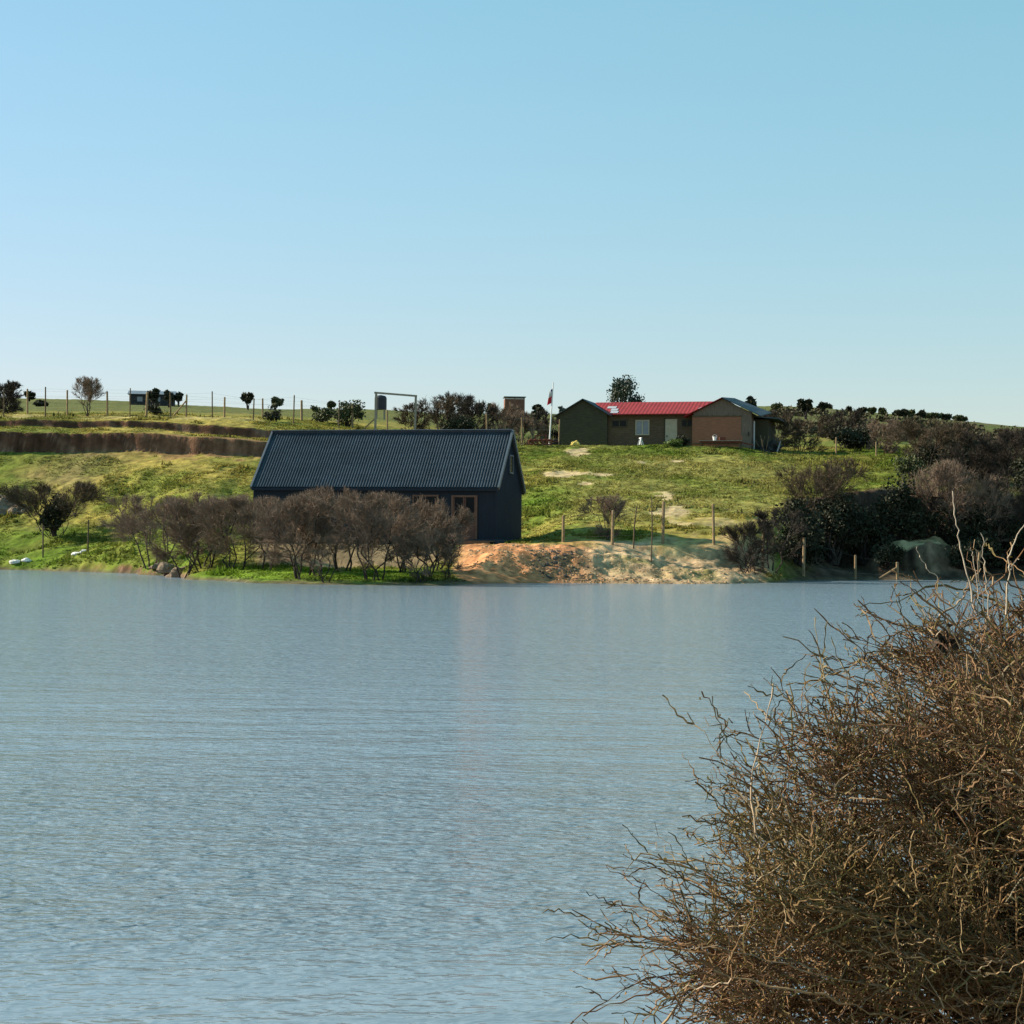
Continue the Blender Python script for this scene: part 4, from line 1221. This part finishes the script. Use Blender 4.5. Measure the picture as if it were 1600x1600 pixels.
# ------------------------------------------------------------------ rocks and rubble
def rock(name, label, px, d, sx_, sy_, sz_, seed, m, group=None, dz=0.0):
    V, q = blob(12, 18, sx_, sy_, sz_, .55, seed, 1.8, -.3 * sz_)
    X, Y, z = at(px, d)
    return tag(link(name, mk_mesh(name, V, [q], M[m]), None, (X, Y, z + dz)), label, "rock", group)


rock("boulder", "rounded brown boulder at the foot of the grove's leftmost trunks", 262, 98.5, .6, .4, .36, 1, 'rock', "boulders at the left end of the grove")
rock("boulder", "larger pale boulder right of the rounded brown one under the grove", 281, 95.5, .55, .4, .5, 2, 'rock', "boulders at the left end of the grove")
rock("boulder", "flat boulder at the waterline before the grove's left end", 250, 101.2, .5, .4, .25, 3, 'rock', "boulders at the left end of the grove")
for px, py, s, lab in ((120, 867, .22, "white stone at the foot of the right lawn post"), (133, 863, .2, "white stone nearest the right lawn post"), (42, 877, .2, "white stone on the lawn edge left of the left post"), (25, 879, .22, "flat white stone farthest left on the lawn edge")):
    X, Y, z = at_pix(px, py, 112)
    V, q = blob(10, 14, s * 1.4, s, s * .7, .4, px, 1.8, -.1)
    tag(link("white_stone", mk_mesh("white_stone", V, [q], M['white_stone']), None, (X, Y, z)), lab, "stone", "white stones on the left lawn")
rock("outcrop", "pale rock outcrop at the left picture edge behind the thorn tree", 8, 127.5, 1.5, 1.0, .9, 8, 'rock')
rock("outcrop", "low pale rock right of the outcrop at the left edge", 30, 126.5, .7, .6, .5, 9, 'rock')
for nm, m_, lab, n, cx, cd, sxp, sd_ in (("dark_rubble", 'rock_dark', "dark stone rubble dumped down the ochre bank", 230, 874, 91.6, 22, .9), ("ochre_rubble", 'rock_ochre', "ochre clods and stones along the foot of the sandy bank", 520, 905, 90.3, 95, .45),
                                           ("sand_clods", 'rock_sand', "pale clods of earth scattered down the sandy bank", 650, 940, 92.2, 120, 1.5)):
    w = MB(); rng = np.random.default_rng(n)
    for k in range(n):
        px = cx + np.clip(rng.normal(), -2, 2) * sxp if nm != 'sand_clods' else rng.uniform(735, 1165); d = cd + np.clip(rng.normal(), -1.6, 1.6) * sd_
        s = rng.uniform(.02, .075) * (1.6 if rng.uniform() < .1 else 1)
        V, q = blob(6, 8, s * 1.2, s, s * .8, .6, k, 2.0, -s)
        X, Y, z = at(px, d)
        if z < -.05: continue
        w.add(V + np.array([X, Y, z - s * .3]), q)
    tag(w.build(nm, M[m_]), lab, "rubble", kind="stuff")

# ------------------------------------------------------------------ grass
rng = np.random.default_rng(5)
n = 130000
gp_ = rng.uniform(-80, 1680, n); gd_ = np.sqrt(rng.uniform(82 ** 2, 162 ** 2, n))
gX = (gp_ - 800) / F * gd_
gZ = sample(GZ, gp_, gd_); gC = sample(C, gp_, gd_)
gS = sample(slope, gp_, gd_)
ok = (gZ > .12) & (gS < .75) & (gC[:, 1] > gC[:, 0] * .84) & ~((gp_ > 1270) & (gd_ < 114)) & (vnoise(gX / 1.5, gd_ / 1.5, 71) + vnoise(gX / 5, gd_ / 5, 72) > -.35)
inb = (np.abs((gX - ctr[0]) * xh[0] + (gd_ - ctr[1]) * xh[1]) < hl + .3) & (np.abs((gX - ctr[0]) * yv[0] + (gd_ - ctr[1]) * yv[1]) < hw + .3)
hxl = (gX - HX0) * HC + (gd_ - 150) * HS; hyl = -(gX - HX0) * HS + (gd_ - 150) * HC
ok &= ~inb & ~((hxl > lx(873)) & (hxl < lx(1190)) & (hyl > -.8) & (hyl < 7))
gX, gd_, gZ, gC = gX[ok], gd_[ok], gZ[ok], gC[ok]
big = np.clip(vnoise(gX / 2.2, gd_ / 2.8, 73) * 2 + .25, .15, 1.3)
nb_ = 3
tus = vnoise(gX / .45, gd_ / .5, 74) > .40
Vs, Cs = [], []
for k in range(nb_):
    h_ = (.05 + .13 * big) * rng.uniform(.6, 1.3, len(gX))
    a = rng.uniform(0, 2 * math.pi, len(gX)); wd = (.05 + .05 * big)
    ox, oy = rng.normal(size=(2, len(gX))) * .09
    b0 = np.stack([gX + ox, gd_ + oy, gZ - .02], 1)
    e = np.stack([np.cos(a) * wd, np.sin(a) * wd, 0 * a], 1)
    h_ = np.where(tus, h_ * 2.4, h_)
    tip = b0 + np.stack([rng.normal(size=len(gX)) * .08, rng.normal(size=len(gX)) * .08, h_], 1)
    Vs.append(np.stack([b0 - e, b0 + e, tip], 1))
    cv = gC * rng.uniform(.75, 1.3, (len(gX), 1)) * np.where(tus, .7, 1)[:, None]  # tussocks coloured darker, standing in for shadow spots in the grass
    Cs.append(np.repeat(cv[:, None], 3, 1))
V = np.concatenate(Vs).reshape(-1, 3); Cg = np.concatenate(Cs).reshape(-1, 3)
tag(link("grass", mk_mesh("grass", V, [np.arange(len(V)).reshape(-1, 3)], M['grass'], Cg)), "short rough grass tufts over the hillside and lawns", "grass", kind="stuff")

# ------------------------------------------------------------------ foreground thorn bush
rng = np.random.default_rng(42)
BD = 3.6
bc_ = np.array([(1915 - 800) / F * BD, BD, EYE + (859 - 1545) / F * BD]); bax = np.array([1.04, .66, .75])
fb = thing("thorn_bush", "tangled brown thorn bush close by at the lower right, overhanging the water", "bush", (1.52, BD, .22))
org = np.array(fb.location)
K = 9
limbs = []
nl = 30
for i in range(nl):
    a = rng.uniform(0, 2 * math.pi)
    el = rng.uniform(-.15, 1.3)
    dr_ = np.array([math.cos(a) * math.cos(el), math.sin(a) * math.cos(el), math.sin(el)])
    if i < 26: dr_[0] = -abs(dr_[0]) - .35
    dr_ /= np.linalg.norm(dr_)
    tip = bc_ + dr_ * bax * rng.uniform(.5, .8)
    st_ = org + np.array([rng.normal() * .04, rng.normal() * .04, -.1])
    t = np.linspace(0, 1, K)[:, None]
    mid = org + np.array([-.02, 0, .55]) + rng.normal(size=3) * .06
    Pq = (1 - t) ** 2 * st_ + 2 * t * (1 - t) * mid + t ** 2 * tip
    Pq[1:-1] += rng.normal(size=(K - 2, 3)) * .015
    limbs.append(Pq)
for (px, py, dy) in ((1565, 965, 0), (1500, 1040, .15), (1445, 1120, -.2), (1360, 1180, .1), (1595, 1060, -.25), (1260, 1230, 0), (1215, 1340, -.15), (1175, 1450, .1), (1190, 1560, -.1), (1230, 1500, -.3), (1330, 1320, -.3), (1540, 1130, -.35), (1480, 980, .2), (1590, 935, .2)):
    d = BD + dy
    tip = np.array([(px + 60 - 800) / F * d, d, EYE + (yh(px) - py - 115) / F * d])
    t = np.linspace(0, 1, K)[:, None]
    st_ = org + np.array([rng.normal() * .04, rng.normal() * .04, -.1])
    mid = org + np.array([-.1, dy * .3, .7])
    Pq = (1 - t) ** 2 * st_ + 2 * t * (1 - t) * mid + t ** 2 * tip
    Pq[1:-1] += rng.normal(size=(K - 2, 3)) * .015
    limbs.append(Pq)
P0 = np.array(limbs)
out_c = bc_ + np.array([.1, 0, -.25])
P1 = fit(grow(P0, 9, (.18, .38), (.3, 1.2), .05, .2, 10, .42, 1.0, out_c, .7, zig=.25, rng=rng), bc_, bax, .9)
P2 = fit(grow(P1, 9, (.10, .28), (.3, 1.2), .03, .13, 12, .15, 1.0, out_c, .45, zig=.38, rng=rng), bc_, bax, .95)
P3 = grow(P2, 8, (.035, .12), (.4, 1.5), .0, .15, 9, .1, 1.0, out_c, .28, zig=.42, rng=rng)
P3 = fit(P3, bc_, bax, 1.02)
P3 = P3[(np.linalg.norm((P3 - bc_) / bax, axis=2).max(1) < 1.10)]
# long whips that leave the outline
P2w = grow(P1, 3, (.22, .52), (.1, .7), -.02, .14, 16, .6, 1.0, out_c, .55, zig=.3, rng=rng)
P2w = fit(P2w, bc_, bax, 1.17)
P2w = P2w[(np.linalg.norm((P2w - bc_) / bax, axis=2).max(1) < 1.21)]
P3w = grow(P2w, 5, (.04, .12), (.4, 1.2), .0, .18, 8, .2, 1.0, out_c, .2, zig=.55, rng=rng)


def keep(P):
    m_ = P.mean(1)
    e = (m_ - bc_) / bax
    inner = (np.linalg.norm(e, axis=1) < .62) & (m_[:, 2] < bc_[2] + .03)
    low = (m_[:, 2] < EYE + (860 - 1480) / F * BD) & (m_[:, 0] > .72) & (rng.uniform(size=len(P)) < .75)
    return P[~((inner & (rng.uniform(size=len(P)) < .85)) | low)]


P2, P3 = keep(P2), keep(P3)
P4 = grow(P3, 2, (.010, .032), (.5, 1.3), .0, .2, 4, .1, .95, out_c, .1, zig=.3, rng=rng)


def bush_part(P, r0, r1, n, knob=0.0):
    N, K, _ = P.shape
    r = taper(N, K, r0, r1) * rng.uniform(.75, 1.3, (N, 1))
    if knob: r = r * (1 + knob * (rng.uniform(size=r.shape) < .5))
    V, q = tubes(P - org, r, n)
    pal = np.array([(.15, .083, .043), (.20, .12, .062), (.25, .175, .10), (.145, .11, .045), (.08, .047, .030), (.30, .23, .16)])
    c = pal[rng.choice(6, N, p=(.3, .24, .15, .14, .12, .05))] * rng.uniform(.8, 1.2, (N, 1))
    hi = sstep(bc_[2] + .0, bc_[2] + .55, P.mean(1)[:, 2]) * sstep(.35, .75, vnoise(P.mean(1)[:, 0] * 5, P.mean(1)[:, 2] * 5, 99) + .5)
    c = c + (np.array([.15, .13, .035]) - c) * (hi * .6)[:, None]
    return V, q, np.repeat(c, K * n, 0)


w = MB(); V, q = tubes(P0 - org, taper(len(P0), K, .016, .006), 7); w.add(V, q); w.build("trunk", mat("thorn_bush_bark", (.05, .036, .028), .9, .4, 30), fb, smooth=True)
w = MB()
for P, r0, r1, n_, kn in ((P1, .0027, .0013, 5, .2), (P2, .0013, .0008, 4, .5), (P3, .0010, .0007, 3, .7), (P2w, .0013, .0007, 4, 1.0), (P3w, .0010, .0007, 3, .8), (P4, .0008, .0006, 3, 0)):
    V, q, c = bush_part(P, r0, r1, n_, kn); w.add(V, q, C=c)
w.build("crown", M['bush_twig'], fb, usecol=True)
# tiny leaf buds at nodes
nd = np.concatenate([P3[:, 2:8].reshape(-1, 3), P3w[:, 2:7].reshape(-1, 3)])
k = rng.integers(0, len(nd), 34000)
w = add_leaves(nd[k] - org + rng.normal(size=(len(k), 3)) * .003, .0036, rng, .5)
palb = np.array([(.20, .145, .04), (.15, .14, .045), (.28, .16, .05), (.13, .085, .04)])
w.C = [np.repeat(palb[rng.choice(4, len(k))] * rng.uniform(.7, 1.2, (len(k), 1)), 4, 0)]
w.build("leaf_buds", M['bud'], fb, usecol=True)
# pale dry shoots above the crown
def bp_(px, py, d=BD): return np.array([(px - 800) / F * d, d, EYE + (yh(px) - py) / F * d]) - org
for pts, r0 in (([(1526, 960), (1516, 912), (1500, 850), (1493, 810), (1489, 768)], .0026), ([(1530, 960), (1527, 912), (1520, 870), (1518, 856)], .0016), ([(1545, 960), (1541, 908), (1537, 870), (1535, 832)], .0018),
                ([(1572, 960), (1576, 905), (1578, 870), (1588, 840), (1604, 812)], .0026), ([(1578, 890), (1585, 880), (1591, 872)], .0018), ([(1530, 950), (1480, 920), (1462, 900), (1440, 875), (1432, 856)], .0018)):
    P = np.array([bp_(*p) for p in pts])
    t = np.linspace(0, len(P) - 1, len(P) * 4)
    Q_ = np.stack([np.interp(t, np.arange(len(P)), P[:, j]) for j in range(3)], 1)
    Q_ += rng.normal(size=Q_.shape) * .0013
    MB().tube(Q_, np.linspace(r0 * .7, r0 * .35, len(Q_)) * rng.uniform(.8, 1.25, len(Q_)), 5).build("dry_shoot", M['shoot'], fb)
# dark withered seed head on a side twig
sd = MB(); c0 = bp_(1478, 1002)
sd.tube([bp_(1545, 985), bp_(1510, 992), c0], [.002, .0018, .0015], 4)
sd.build("seed_stalk", M['stem'], fb)
w = add_leaves(c0 + rng.normal(size=(60, 3)) * np.array([.012, .01, .009]), .011, rng, .5); w.build("seed_head", M['twig_dark'], fb)
